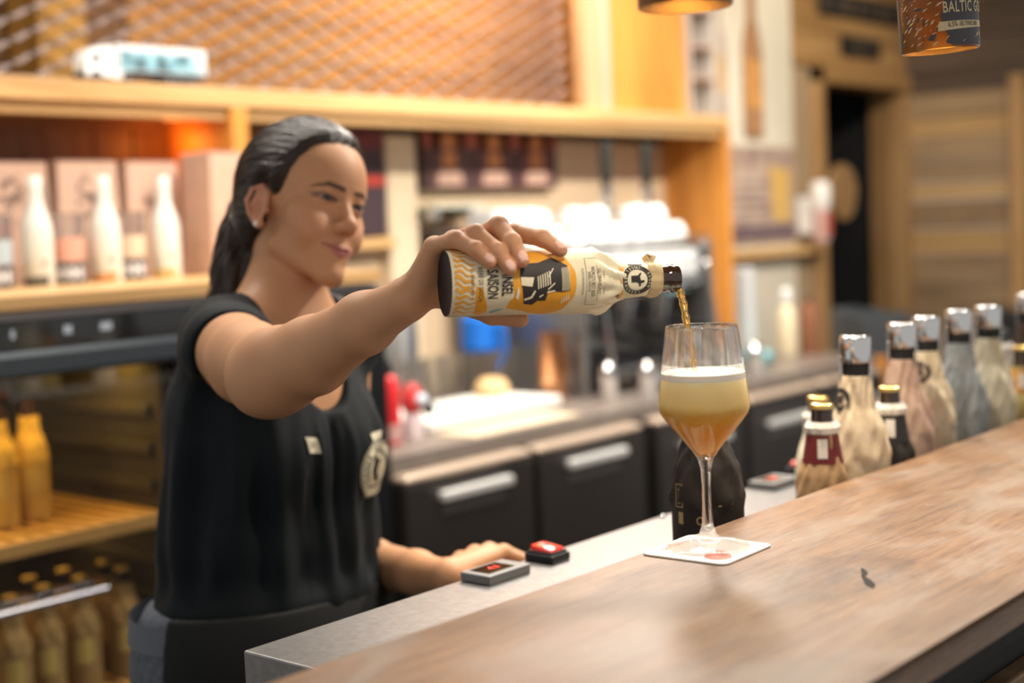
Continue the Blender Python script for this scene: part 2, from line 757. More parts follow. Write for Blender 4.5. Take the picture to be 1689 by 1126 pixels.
def head_mm(Lp):
    S = Lp.copy()
    S[:, 0] = np.abs(S[:, 0])
    d = n_ell(Lp, (0, -6, 54), (75, 98, 86))
    d = smin(d, n_ell(Lp, (0, 33, 50), (63, 57, 62)), 12)
    d = smin(d, n_ell(Lp, (0, 33, -14), (55, 50, 62)), 15)
    d = smin(d, n_cone(S, (43, 8, -46), (10, 67, -82), 15, 12), 20)
    d = smin(d, n_sph(Lp, (0, 75, -82), 15), 18)
    d = smin(d, n_sph(S, (44, 50, -2), 20), 16)
    d = smin(d, n_sph(S, (33, 61, -24), 20), 22)
    d = smin(d, n_ell(Lp, (0, 63, -52), (30, 26, 24)), 14)
    d = smin(d, n_cone(S, (42, 62, 38), (11, 77, 35), 9, 9), 12)
    d = smax(d, -n_ell(S, (30, 97, 20), (16, 13, 9)), 11)
    # eyelids with an almond opening
    d = smin(d, n_sph(S, EYE_C, 14.2), 5)
    # nose
    d = smin(d, n_cone(Lp, (0, 79, 26), (0, 100, -13), 7.2, 8.6), 10)
    d = smin(d, n_sph(Lp, (0, 101.5, -15), 9.2), 7)
    d = smin(d, n_sph(S, (10.5, 91, -18.5), 7.2), 8)
    d = smax(d, -n_ell(S, (6.6, 96, -27.5), (3.0, 4.2, 3.0)), 2.5)
    c, s = math.cos(R(-4)), math.sin(R(-4))
    d = smax(d, -n_ell(S, (30.5, 85, 19.4), (13.6, 9, 4.2), [[c, 0, s], [0, 1, 0], [-s, 0, c]]), 1.4)
    # crease of the smile from nose wing to mouth corner
    d = smax(d, -n_cone(S, (17, 93, -22), (31, 84, -44), 1.2, 1.6), 5)
    # lips
    d = smin(d, n_cone(S, (27, 80.5, -44.5), (8, 90.0, -46.0), 1.4, 3.0), 4)
    d = smin(d, n_cone(S, (8, 90.0, -46.0), (0, 90.8, -46.8), 3.0, 3.0), 4)
    d = smin(d, n_cone(S, (25, 81, -47.5), (0, 88.6, -53.8), 1.6, 4.2), 4)
    d = smax(d, -n_cone(S, (30, 81.0, -42.8), (9, 92.5, -49.0), 0.9, 1.2), 1.6)
    d = smax(d, -n_cone(S, (9, 92.5, -49.0), (0, 94, -49.6), 1.2, 1.2), 1.6)
    # ears
    e = n_ell(S, (73, -9, 4), (4.5, 16, 26))
    hel = [(70, 5, 6), (73, 6, 20), (76, -4, 31), (80, -18, 27), (82, -25, 10), (79, -20, -8), (75, -8, -24)]
    e = smin(e, chain(S, hel, [2.8, 3, 3.2, 3.2, 3.2, 3.0, 3.2], 2), 3)
    e = smin(e, chain(S, [(77, -11, 22), (80, -14, 4), (77, -8, -13)], [2.4, 3, 2.6], 2), 3)
    e = smin(e, n_sph(S, (73.5, -2, -23), 6.5), 4)
    e = smin(e, n_sph(S, (71, 5, -3), 4.5), 3)
    e = smax(e, -n_ell(S, (80, -4, 0), (7, 7, 10)), 3)
    return smin(d, e, 3)


# limb landmarks, world metres
S_R, E_R = (1.122, 1.425, 1.280), (0.999, 1.195, 1.271)
S_L, E_L = (1.372, 1.500, 1.262), (1.395, 1.540, 0.935)
NECK = (1.262, 1.487, 1.315)

# held bottle: s runs from its base towards the mouth, v towards the camera, h upwards
BB = np.array([0.9679, 0.9070, 1.3669])
BA = np.array([0.8270, -0.5614, -0.0284])
BA = BA / np.linalg.norm(BA)
BV = np.cross(BA, [0, 0, 1.0])
BV /= np.linalg.norm(BV)
BU = np.cross(BV, BA)


def bot(s, v, h):
    return BB + (BA * s + BV * v + BU * h) / 1000.0


def tobot(P):
    q = (P - A(*BB)) * F32(1000)
    return q @ np.stack([BA, BV, BU], 1).astype(F32)


W_R = bot(-26, -50, -16)
ULNA = (1.008, 1.003, 1.3575)
FING = {  # (s, v, h) of knuckle, middle joint, end joint, tip
    'index': ([(58, -38, 36), (70, -8, 46), (90, 16, 41), (104, 27, 30)], [10, 8.6, 8.0, 6.8]),
    'middle': ([(38, -36, 40), (50, 6, 53), (57, 28, 38), (64, 35.5, 21)], [10, 9.0, 8.3, 7.0]),
    'ring': ([(16, -33, 39), (27, 10, 46), (42, 31, 30), (52, 36.5, 14)], [10, 8.8, 8.0, 6.8]),
    'little': ([(-4, -28, 34), (9, 8, 41), (23, 27, 32), (34, 33.5, 20)], [9, 8.0, 7.2, 6.2]),
}
THUMB = ([(-4, -52, -8), (24, -46, -20), (52, -30, -32), (77, -17, -36.5)], [14, 11, 9.2, 7.6])
NAILS = []
for _k, (_p, _r) in FING.items():
    a_, b_ = np.array(_p[2], float), np.array(_p[3], float)
    t_ = (b_ - a_) / np.linalg.norm(b_ - a_)
    out_ = np.array([0.0, b_[1], b_[2]])
    prev_ = np.array(_p[1], float)
    bend = (a_ - prev_)
    nn_ = out_ - t_ * out_.dot(t_)
    nn_ /= np.linalg.norm(nn_)
    sd_ = np.cross(t_, nn_)
    cn_ = b_ - t_ * 1.0 + nn_ * (_r[3] - 0.6)
    NAILS.append((cn_, np.stack([sd_, t_, nn_], 1), (4.6 if _k != 'little' else 4.0, 5.8, 1.1)))


def hand_mm(q):
    f = None
    for p, r in FING.values():
        e = chain(q, p, r, 2.5)
        # slight swelling at the joints
        for j in (1, 2):
            e = smin(e, n_sph(q, p[j], r[j] + 0.1), 3)
        f = e if f is None else smin(f, e, 1.2)
    wr = (-26, -50, -16)
    pl = None
    for (p, r) in FING.values():
        e = n_cone(q, wr, p[0], 12.5, 10.5)
        pl = e if pl is None else smin(pl, e, 9)
    pl = smin(pl, n_cone(q, (-2, -50, -10), (50, -46, 20), 12, 11), 8)
    d = smin(pl, f, 5)
    d = smin(d, chain(q, THUMB[0], THUMB[1], 5), 7)
    # press the palm flat against the bottle
    cyl = np.sqrt(q[:, 1] ** 2 + q[:, 2] ** 2) - 31.8
    ins = np.maximum(cyl, -(q[:, 0] + 0.0))
    d = smax(d, -ins, 1.5)
    for c, m, rad in NAILS:
        d = smin(d, n_ell(q, c, rad, m), 0.6)
    return d


W_L = (1.300, 1.235, 0.974)
LF = [  # left hand resting on the work surface behind the rail
    [(1.392, 1.222, 0.988), (1.420, 1.196, 0.970), (1.430, 1.186, 0.946), (1.433, 1.183, 0.928)],
    [(1.384, 1.240, 0.990), (1.416, 1.222, 0.970), (1.428, 1.214, 0.945), (1.431, 1.211, 0.925)],
    [(1.375, 1.258, 0.986), (1.407, 1.248, 0.966), (1.418, 1.242, 0.943), (1.421, 1.239, 0.926)],
    [(1.364, 1.274, 0.978), (1.392, 1.270, 0.960), (1.402, 1.266, 0.941), (1.405, 1.264, 0.927)],
]


def left_hand(P):
    f = None
    for i, p in enumerate(LF):
        r = [0.0105, 0.0088, 0.0078, 0.0066]
        e = chain(P, p, r, 0.003)
        f = e if f is None else smin(f, e, 0.0012)
    pl = None
    for p in LF:
        e = n_cone(P, W_L, p[0], 0.017, 0.0105)
        pl = e if pl is None else smin(pl, e, 0.008)
    d = smin(pl, f, 0.005)
    t = chain(P, [(1.318, 1.228, 0.968), (1.350, 1.200, 0.957), (1.376, 1.184, 0.947), (1.396, 1.176, 0.937)], [0.015, 0.0115, 0.0095, 0.0075], 0.005)
    return smin(d, t, 0.007)


def skin_sdf(P):
    d = local_eval(P, from_head((0, 5, 20)), 0.17, lambda p: head_mm(to_head(p)) * F32(HS))
    nb = from_head((0, -20, -38))
    d = smin(d, chain(P, [nb, (nb + np.array(NECK)) / 2, NECK], [0.048, 0.0445, 0.053], 0.02), 0.014)
    # chest, shoulders
    t = n_ell(P, (1.238, 1.482, 1.195), (0.138, 0.093, 0.140))
    t = smin(t, n_cone(P, NECK, (1.140, 1.455, 1.285), 0.036, 0.036), 0.05)
    t = smin(t, n_cone(P, NECK, (1.360, 1.495, 1.272), 0.036, 0.034), 0.05)
    t = smin(t, n_sph(P, (1.180, 1.432, 1.155), 0.044), 0.05)
    t = smin(t, n_sph(P, (1.282, 1.432, 1.155), 0.044), 0.05)
    d = smin(d, t, 0.035)
    # right arm reaching forward
    ar = chain(P, [S_R, ((S_R[0] + E_R[0]) / 2 - .004, (S_R[1] + E_R[1]) / 2, (S_R[2] + E_R[2]) / 2 - 0.004), E_R], [0.050, 0.046, 0.041], 0.02)
    wr = np.array(W_R)
    e = np.array(E_R)
    m1 = e + (wr - e) * 0.28 + np.array([0.004, 0, -0.003])
    m2 = e + (wr - e) * 0.70
    ar = smin(ar, chain(P, [e, m1, m2, wr], [0.040, 0.0395, 0.0290, 0.0210], 0.015), 0.035)
    ar = smin(ar, n_sph(P, e + np.array([-0.008, 0.018, -0.014]), 0.026), 0.03)
    d = smin(d, ar, 0.03)
    # left arm
    al = chain(P, [S_L, E_L], [0.046, 0.037], 0.02)
    w = np.array(W_L)
    e = np.array(E_L)
    al = smin(al, chain(P, [e, e + (w - e) * 0.3, e + (w - e) * 0.72, w], [0.036, 0.036, 0.027, 0.0200], 0.015), 0.01)
    d = smin(d, al, 0.03)
    hr = local_eval(P, bot(35, 0, 5), 0.135, lambda p: hand_mm(tobot(p)) / F32(1000))
    hr = smin(hr, n_sph(P, np.array(ULNA), 0.0145), 0.018)
    d = smin(d, hr, 0.010)
    hl = local_eval(P, (1.36, 1.23, 0.985), 0.14, left_hand)
    d = smin(d, hl, 0.010)
    return d


def seg2(px, pz, a, b):
    ax, az = a
    bx, bz = b
    t = np.clip(((px - ax) * (bx - ax) + (pz - az) * (bz - az)) / ((bx - ax) ** 2 + (bz - az) ** 2), 0, 1)
    return np.hypot(px - ax - t * (bx - ax), pz - az - t * (bz - az)), t


def skin_color(P):
    n = len(P)
    base = np.tile(A(0.58, 0.302, 0.160), (n, 1))
    h = to_head(P)
    ax, y, z = np.abs(h[:, 0]), h[:, 1], h[:, 2]
    near = (np.abs(h).max(1) < 140)

    def mix(c, w):
        w = (w * near)[:, None]
        base[:] = base * (1 - w) + A(*c) * w
    # blush on cheeks and nose tip, ear
    mix((0.60, 0.27, 0.18), 0.32 * np.exp(-(((ax - 40) / 18) ** 2 + ((z + 20) / 17) ** 2)) * sstep(y, 25, 55))
    mix((0.60, 0.27, 0.19), 0.5 * np.exp(-((ax / 11) ** 2 + ((z + 17) / 9) ** 2)) * (y > 90))
    mix((0.62, 0.27, 0.19), 0.45 * (ax > 73))
    # lips
    zu = np.interp(ax, [0, 5, 9, 28], [-44.2, -42.8, -43.2, -43.4])
    zl = np.interp(ax, [0, 10, 26], [-58.5, -56.8, -45.5])
    lip = sstep(zu - z, -0.8, 0.8) * sstep(z - zl, -0.8, 0.8) * (ax < 28) * (y > 72)
    mix((0.50, 0.175, 0.165), 0.9 * lip)
    zs = np.interp(ax, [0, 9, 29], [-49.6, -49.0, -42.8])
    mix((0.14, 0.035, 0.035), 0.9 * np.exp(-((z - zs) / 1.1) ** 2) * (ax < 30) * (y > 70))
    # brows
    d1, t1 = seg2(ax, z, (11, 34.5), (33, 38.0))
    d2, t2 = seg2(ax, z, (33, 38.0), (51, 32.0))
    w1 = 3.7 - 0.3 * t1
    w2 = 3.4 - 2.2 * t2
    br = np.maximum(1 - sstep(d1, w1 - 1.2, w1 + 0.6), 1 - sstep(d2, w2 - 1.0, w2 + 0.6)) * (y > 45)
    mix((0.035, 0.020, 0.014), 0.88 * br)
    # lash line round the lid opening
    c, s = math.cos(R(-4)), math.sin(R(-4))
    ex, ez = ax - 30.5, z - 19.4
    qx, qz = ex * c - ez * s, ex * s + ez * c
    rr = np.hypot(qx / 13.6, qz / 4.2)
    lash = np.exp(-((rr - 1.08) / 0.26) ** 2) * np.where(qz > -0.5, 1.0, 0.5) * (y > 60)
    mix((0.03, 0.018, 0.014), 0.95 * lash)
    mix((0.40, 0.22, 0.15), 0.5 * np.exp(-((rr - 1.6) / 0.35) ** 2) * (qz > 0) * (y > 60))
    mix((0.16, 0.05, 0.035), 0.8 * (np.hypot((ax - 6.6) / 3.4, (z + 27.5) / 3.0) < 1) * (y > 88))
    # finger nails and a mole on the forearm
    q = tobot(P)
    for c_, m_, rad_ in NAILS:
        l = (q - A(*c_)) @ m_.astype(F32)
        k = ((np.abs(l[:, 0]) < rad_[0]) & (np.abs(l[:, 1]) < rad_[1]) & (l[:, 2] > -0.4) & (np.abs(l[:, 2]) < 4)
             & (np.hypot(l[:, 0] / rad_[0], l[:, 1] / rad_[1]) < 1.0))
        base[k] = A(0.82, 0.54, 0.46)
    tipw = np.zeros(n, F32)
    for p, r in FING.values():
        tipw = np.maximum(tipw, np.exp(-(np.sqrt(((q - A(*p[3])) ** 2).sum(1)) / 14) ** 2))
        for j in (1, 2):
            tipw = np.maximum(tipw, 0.6 * np.exp(-(np.sqrt(((q - A(*p[j])) ** 2).sum(1)) / 11) ** 2))
    base[:] = base * (1 - 0.35 * tipw[:, None]) + A(0.62, 0.26, 0.18) * 0.35 * tipw[:, None]
    return base


woman = thing('person', 'woman in a sleeveless black top pouring beer from a wrapped bottle behind the bar', 'person', (1.21, 1.47, 0.0))
skin_m = M('skin', rough=0.50, spec=0.35, sss=0.12, vcol='tone', bump=0.05, bscale=900)
W0 = A(1.21, 1.47, 0.0)


def cut_above(f, z):
    return lambda P: smax(f(P), F32(z) - P[:, 2], 0.004)


pos, quads, nrm = mesh_sdf(skin_sdf, (0.90, 0.79, 0.90), (1.50, 1.62, 1.60), SKIN_H)
skin = np_mesh('body', pos - W0, quads, skin_m, woman, skin_color(pos))
skin['label'] = 'bare skin of face, neck and arms'


# ---- eyes
def eye(sgn):
    c = from_head((sgn * EYE_C[0], EYE_C[1], EYE_C[2]))
    gaze = (np.array([1.13, 0.85, 1.22]) - c)
    gaze /= np.linalg.norm(gaze)
    g = Vector(gaze)
    m = Matrix.Translation(Vector(c - W0)) @ g.to_track_quat('Z', 'Y').to_matrix().to_4x4()
    r = EYE_R * HS
    e = MB().lathe([(r * math.sin(R(t)), -r * math.cos(R(t))) for t in range(0, 181, 9)], 28, m, cap=False)
    w = e.build('eyeball', M('eye_white', (0.33, 0.29, 0.27), 0.2), woman, True)

    def disc(name, a0, a1, lift, mt):
        b = MB()
        b.lathe([((r + lift) * math.sin(R(t)), (r + lift) * math.cos(R(t))) for t in np.linspace(a0, a1, 6)], 28, m, cap=False)
        b.build(name, mt, w, True)
    disc('iris', 0, 38, 0.00025, M('iris', (0.022, 0.026, 0.028), 0.12))
    disc('pupil', 0, 17, 0.0004, M('pupil', (0.004, 0.004, 0.004), 0.06))


eye(-1)
eye(1)
MB().ball(from_head((-80.5, -1.0, -25)) - W0, 0.0034, 14, 10).build('ear_stud', M('pearl', (0.85, 0.80, 0.72), 0.15, 0.1), woman, True)


# ---- hair
def hair_field(h):
    """>0 where hair grows (mm from the hair line), head space"""
    ax, y, z = np.abs(h[:, 0]), h[:, 1], h[:, 2]
    line = np.interp(y, [-120, -40, -22, -8, 8, 14, 30, 45, 60, 75, 100], [-75, -62, -25, 26, 27, 10, 22, 54, 86, 99, 104])
    return z - line


TAIL = [from_head(q) for q in ((4, -92, 40), (0, -104, 10), (-10, -104, -30), (-22, -98, -75), (-30, -92, -118), (-36, -84, -150))]
TAILR = [0.026, 0.034, 0.036, 0.033, 0.024, 0.010]


def hair_sdf(P):
    def near(p):
        h = to_head(p)
        d = n_ell(h, (0, -6, 54), (75, 98, 86))
        d = smin(d, n_ell(h, (0, 33, 50), (63, 57, 62)), 12)
        d = smin(d, n_ell(h, (0, -44, 12), (60, 52, 62)), 14)
        hf = hair_field(h)
        t = -2.5 + 11.0 * sstep(hf, -5, 34) + 4 * sstep(-h[:, 1], -20, 60)
        # strand relief running from the hair line to the gather point at the back
        vx, vy, vz = h[:, 0], h[:, 1] + 100, h[:, 2] - 30
        an = np.arctan2(vx, vz + 60)
        t = t + 0.4 * np.sin(an * 46 + 2.0 * np.sin(vy * 0.03)) + 0.25 * np.sin(an * 97 + 1.0)
        return (d - t) * F32(HS)
    d = local_eval(P, from_head((0, -5, 40)), 0.17, near)
    tl = chain(P, TAIL, TAILR, 0.02)
    q = (P - A(*TAIL[0])) @ HR
    a = np.arctan2(q[:, 0] + 0.02, q[:, 1] + 0.012)
    tl = tl + 0.0022 * np.sin(a * 9 + q[:, 2] * 50) + 0.0012 * np.sin(a * 21 - q[:, 2] * 70)
    return smin(d, tl, 0.02)


hpos, hq, hn = mesh_sdf(hair_sdf, (1.10, 1.33, 1.22), (1.46, 1.64, 1.60), 0.0026)
inside = skin_sdf(hpos) < -0.0015
keep = ~inside[hq].all(1)
hair_m = M('hair', (0.026, 0.015, 0.010), 0.36, spec=0.45, bump=0.3, bscale=600)
hair = np_mesh('hair', hpos - W0, hq[keep], hair_m, woman)
hair['label'] = 'dark brown hair tied back'

# loose strands lying over the hair
rng = np.random.default_rng(4)


def strands(start, dirf, steps, ds, follow=True, lift=0.0012):
    p = start.copy()
    path = [p.copy()]
    v = None
    lf = (lift * (0.3 + rng.random(len(p)))).astype(F32)
    for i in range(steps):
        v = dirf(p, i)
        if follow:
            e = F32(0.0012)
            d = hair_sdf(p)
            g = np.stack([hair_sdf(p + A(e, 0, 0)) - d, hair_sdf(p + A(0, e, 0)) - d, hair_sdf(p + A(0, 0, e)) - d], 1) / e
            g /= np.sqrt((g * g).sum(1))[:, None] + 1e-9
            v = v - g * (v * g).sum(1)[:, None]
            v /= np.sqrt((v * v).sum(1))[:, None] + 1e-9
            p = p + v * F32(ds)
            d = hair_sdf(p)
            p = p - g * (d - lf)[:, None]
        else:
            p = p + v * F32(ds)
        path.append(p.copy())
    return np.stack(path, 1)


def strand_mesh(paths, rad):
    """flat three-sided tubes"""
    n, m, _ = paths.shape
    t = np.gradient(paths, axis=1)
    t /= np.linalg.norm(t, axis=2)[..., None] + 1e-9
    ref = np.array([0.3, 0.5, 0.81])
    s = np.cross(t, ref)
    s /= np.linalg.norm(s, axis=2)[..., None] + 1e-9
    u = np.cross(t, s)
    taper = np.linspace(1, 0.35, m)[None, :, None] * rad
    ring = [paths + (s * math.cos(a) + u * math.sin(a)) * taper for a in (0, 2.094, 4.189)]
    V = np.stack(ring, 2).reshape(-1, 3)
    idx = np.arange(n * m * 3).reshape(n, m, 3)
    q = []
    for k in range(3):
        j = (k + 1) % 3
        q.append(np.stack([idx[:, :-1, k], idx[:, :-1, j], idx[:, 1:, j], idx[:, 1:, k]], -1).reshape(-1, 4))
    return V, np.concatenate(q)


GATH = A(*from_head((0, -108, 42)))
hh = to_head(hpos)
cand = np.nonzero((hair_field(hh) > 1) & (hh[:, 1] > -85) & ~inside)[0]
st = hpos[rng.choice(cand, 1500, replace=False)].astype(F32)


def to_gather(p, i):
    v = GATH - p
    v = v / (np.sqrt((v * v).sum(1))[:, None] + 1e-9)
    return v


pa = strands(st, to_gather, 16, 0.008)
V, q = strand_mesh(pa, 0.00055)
np_mesh('hair_strands', V - W0, q, M('hair_strand', (0.055, 0.035, 0.024), 0.30, spec=0.6), hair)['kind'] = 'stuff'

# tail: wavy strands hanging to the shoulder
tl = np.array(TAIL)
ns, ms = 420, 26
tt = np.linspace(0, 1, ms)
cum = np.r_[0, np.cumsum(np.linalg.norm(np.diff(tl, axis=0), axis=1))]
cum /= cum[-1]
ctr = np.stack([np.interp(tt, cum, tl[:, k]) for k in range(3)], 1)
rad_t = np.interp(tt, cum, TAILR)
ang = rng.random(ns) * 2 * math.pi
rr_ = np.sqrt(0.35 + 0.75 * rng.random(ns))
ph = rng.random(ns) * 6.28
ax1, ax2 = HR[:, 0].astype(float), HR[:, 1].astype(float)
wav = 0.004 * np.sin(tt[None, :] * 9 + ph[:, None])
off = rr_[:, None] * rad_t[None, :] * (1.02 + 0.35 * (tt[None, :] > .75) * (rng.random(ns)[:, None] - .3))
pt = ctr[None] + (off * np.cos(ang[:, None] + 0.6 * tt[None]) + wav)[..., None] * ax1 + (off * np.sin(ang[:, None] + 0.6 * tt[None]))[..., None] * ax2
ext = (tt[None, :] ** 6)[..., None] * (np.array([-.012, .03, -0.05])[None, None] * (0.2 + rng.random(ns)[:, None, None]))
V, q = strand_mesh(pt + ext, 0.0007)
np_mesh('hair_strands', V - W0, q, M('hair_tail', (0.040, 0.021, 0.013), 0.42, spec=0.35), hair)['kind'] = 'stuff'


# ---- black sleeveless top
def shirt_solid(P):
    t = n_ell(P, (1.230, 1.488, 1.165), (0.154, 0.116, 0.150))
    t = smin(t, n_ell(P, (1.213, 1.478, 1.01), (0.158, 0.122, 0.160)), 0.06)
    t = smin(t, n_sph(P, (1.178, 1.420, 1.135), 0.062), 0.05)
    t = smin(t, n_sph(P, (1.282, 1.420, 1.135), 0.062), 0.05)
    t = smin(t, chain(P, [(1.225, 1.492, 1.305), (1.140, 1.462, 1.288), (1.116, 1.420, 1.280)], [0.046, 0.052, 0.060], 0.02), 0.04)
    t = smin(t, n_cone(P, (1.285, 1.492, 1.305), (1.372, 1.490, 1.268), 0.046, 0.058), 0.04)
    return t


def shirt_sdf(P):
    d = shirt_solid(P)
    a = np.arctan2(P[:, 0] - 1.222, -(P[:, 1] - 1.47))
    z = P[:, 2]
    low = sstep(1.24 - z, 0.0, 0.16)
    wob = 0.35 * np.sin(z * 11 + 2) + 0.2 * np.sin(z * 27)
    fold = np.sin(a * 13 + wob * 2.5) * 0.0042 + np.sin(a * 21 + 1.3 - wob * 3) * 0.0026 + np.sin(a * 6 - z * 9) * 0.004
    gat = np.exp(-((np.abs(a + 0.02)) / 0.33) ** 2) * np.sin(a * 42 + 0.6 * np.sin(z * 30)) * 0.0017 * sstep(1.19 - z, 0, 0.03) * sstep(z, 0.98, 1.10)
    dr = np.sin((a - (z - 1.2) * 2.2) * 9) * 0.003 * (a < -0.4)
    d = d + (fold * low + gat + dr * low)
    # blouson hem
    d = smin(d, n_ell(P, (1.207, 1.474, 0.945), (0.163, 0.127, 0.05)), 0.03)
    d = smax(d, (F32(0.900) + (P[:, 1] - 1.42) * 0.2 - z).astype(F32), 0.008)
    # neck opening
    nk = n_cone(P, (1.275, 1.492, 1.42), (1.258, 1.470, 1.315), 0.066, 0.072)
    nk = smin(nk, n_cone(P, (1.258, 1.460, 1.330), (1.238, 1.400, 1.300), 0.066, 0.058), 0.03)
    el = np.hypot((P[:, 0] - 1.238) / 0.050, (P[:, 2] - 1.264) / 0.075)
    sc = smax(((el - 1) * 0.050).astype(F32), P[:, 1] - F32(1.44), 0.01)
    nk = smin(nk, sc, 0.02)
    d = smax(d, -nk, 0.006)
    # arm holes
    for s, dirv, r0, r1 in (((1.080, 1.352, 1.268), (-0.16, -0.30, -0.02), 0.070, 0.092), ((1.455, 1.49, 1.245), (0.25, -0.1, -0.10), 0.055, 0.08)):
        b = np.array(s) + np.array(dirv)
        d = smax(d, -n_cone(P, s, b, r0, r1), 0.006)
    d = smax(d, -n_ell(P, (1.075, 1.418, 1.208), (0.034, 0.050, 0.040)), 0.012)
    return d


spos, sq, sn = mesh_sdf(shirt_sdf, (0.98, 1.26, 0.87), (1.50, 1.66, 1.37), 0.0042)
top_m = M('black_cotton', (0.0035, 0.0065, 0.0090), 0.70, spec=0.22, sheen=0.04, bump=0.12, bscale=1400)
shirt = np_mesh('sleeveless_top', spos - W0, sq, top_m, woman)
shirt['label'] = 'black gathered sleeveless top'


# ---- jeans, belt, black waist apron, shoes
def legs_sdf(P):
    d = n_ell(P, (1.196, 1.492, 0.865), (0.186, 0.138, 0.15))
    for sx in (-1, 1):
        d = smin(d, chain(P, [(1.205 + sx * .085, 1.475, 0.82), (1.205 + sx * .09, 1.47, 0.47), (1.205 + sx * .095, 1.49, 0.09)], [0.088, 0.060, 0.046], 0.04), 0.04)
    return smax(d, P[:, 2] - F32(0.945), 0.004)


p_, q_, n_ = mesh_sdf(legs_sdf, (0.98, 1.3, 0.03), (1.44, 1.68, 0.97), 0.009)
jeans = np_mesh('jeans', p_ - W0, q_, M('denim', (0.10, 0.115, 0.14), 0.85, var=0.25, vscale=120, bump=0.2, bscale=500), woman)


def apron_sdf(P):
    d = np.abs(n_ell(P, (1.200, 1.488, 0.865), (0.190, 0.145, 0.24))) - 0.0055
    d = smax(d, P[:, 2] - F32(0.95), 0.003)
    d = smax(d, F32(0.70) - P[:, 2], 0.003)
    cut = (P[:, 1] - 1.455)
    return smax(d, cut.astype(F32), 0.003)


p_, q_, n_ = mesh_sdf(apron_sdf, (0.98, 1.30, 0.66), (1.44, 1.6, 0.99), 0.004)
np_mesh('waist_apron', p_ - W0, q_, M('black_apron', (0.008, 0.009, 0.010), 0.8), woman)
belt = MB()
for z0, z1 in ((0.905, 0.94),):
    n = 48
    a_ = [belt.bm.verts.new((0.186 * math.cos(2 * math.pi * i / n) - 0.014, 0.138 * math.sin(2 * math.pi * i / n) + .022, z0)) for i in range(n)]
    b_ = [belt.bm.verts.new((0.182 * math.cos(2 * math.pi * i / n) - 0.014, 0.134 * math.sin(2 * math.pi * i / n) + .022, z1)) for i in range(n)]
    for i in range(n):
        belt.bm.faces.new((a_[i], a_[(i + 1) % n], b_[(i + 1) % n], b_[i]))
belt.build('waistband', M('waistband_denim', (0.13, 0.145, 0.17), 0.85), woman, True)
for sx in (-1, 1):
    def shoe_sdf(P, sx=sx):
        x = 1.205 + sx * .097
        d = chain(P, [(x, 1.52, 0.035), (x + sx * .004, 1.42, 0.028), (x + sx * .010, 1.33, 0.022)], [0.040, 0.040, 0.030], 0.02)
        d = smin(d, n_cone(P, (x, 1.50, 0.05), (x, 1.49, 0.10), 0.042, 0.048), 0.02)
        return smax(d, F32(0.001) - P[:, 2], 0.002)
    p_, q_, n_ = mesh_sdf(shoe_sdf, (1.205 + sx * .097 - .08, 1.26, -0.01), (1.205 + sx * .097 + .08, 1.60, 0.17), 0.006)
    np_mesh('shoe', p_ - W0, q_, M('shoe_black', (0.015, 0.015, 0.016), 0.6), woman)


# ---- prints on the top: projected onto the cloth along the viewing side
def on_cloth(cx, cz, lift, sx=1.0):
    """map (u,v) metres around a chest point: u along X, v up, pressed on the front of the cloth"""
    def fn_many(uv):
        uv = np.array(uv, float)
        P = np.stack([cx + uv[:, 0], np.full(len(uv), 1.20), cz + uv[:, 1]], 1).astype(F32)
        for _ in range(60):
            d = shirt_sdf(P)
            P[:, 1] += np.clip(d - lift, -0.004, 0.008)
        return P
    return fn_many


def cloth_decal(name, draw, cx, cz, lift, mt):
    bm = bmesh.new()
    draw(bm)
    vs = [v for v in bm.verts]
    P = on_cloth(cx, cz, lift)([(v.co.x, v.co.y) for v in vs])
    for v, p in zip(vs, P):
        v.co = Vector(p.astype(float) - W0)
    me = bpy.data.meshes.new(name)
    bm.to_mesh(me)
    bm.free()
    return link_mesh(name, me, mt, woman)


flat = lambda x, y: (x, y, 0)
cream_m = M('cream_print', (0.62, 0.58, 0.44), 0.7)


def draw_badge(bm):
    mapped_poly(bm, [[(-.008, -.010), (.010, -.013), (.008, .007), (-.011, .011)]], flat, 0.004)


cloth_decal('chest_patch', draw_badge, 1.187, 1.153, 0.0012, cream_m)


def draw_badge_t(bm):
    put_text(bm, 'LLB', flat, 0.011, 0.6, maxlen=.004)


cloth_decal('patch_lettering', draw_badge_t, 1.187, 1.153, 0.0020, M('patch_ink', (0.09, 0.09, 0.07), 0.8))


def draw_crest(bm):
    mapped_poly(bm, [circ(0, 0, 0.040, 40)], flat, 0.006)
    mapped_poly(bm, [[(-.012, .040), (.012, .040), (.016, .050), (-.016, .050)]], flat, 0.006)


cloth_decal('crest_print', draw_crest, 1.300, 1.103, 0.0015, cream_m)


def draw_crest_fig(bm):
    ring_strip(bm, flat, 0, 0, 0.0375, 0.0390, 48)
    ring_strip(bm, flat, 0, 0, 0.0240, 0.0258, 44)
    ring_letters(bm, 'RÜGENER INSEL-BRAUEREI', flat, 0.0312, R(225), R(14.0), 0.0125, 0.75)
    mapped_poly(bm, [[(-.010, -.018), (-.004, -.017), (-.002, -.006), (.002, -.006), (.005, -.017), (.011, -.017), (.007, -.004), (.008, .006), (.013, .011), (.006, .012), (.003, .018), (-.003, .018), (-.005, .010), (-.012, .004), (-.007, .003), (-.006, -.005)]], flat, 0.005)


cloth_decal('crest_figure', draw_crest_fig, 1.300, 1.103, 0.0024, M('crest_ink', (0.012, 0.016, 0.018), 0.8))
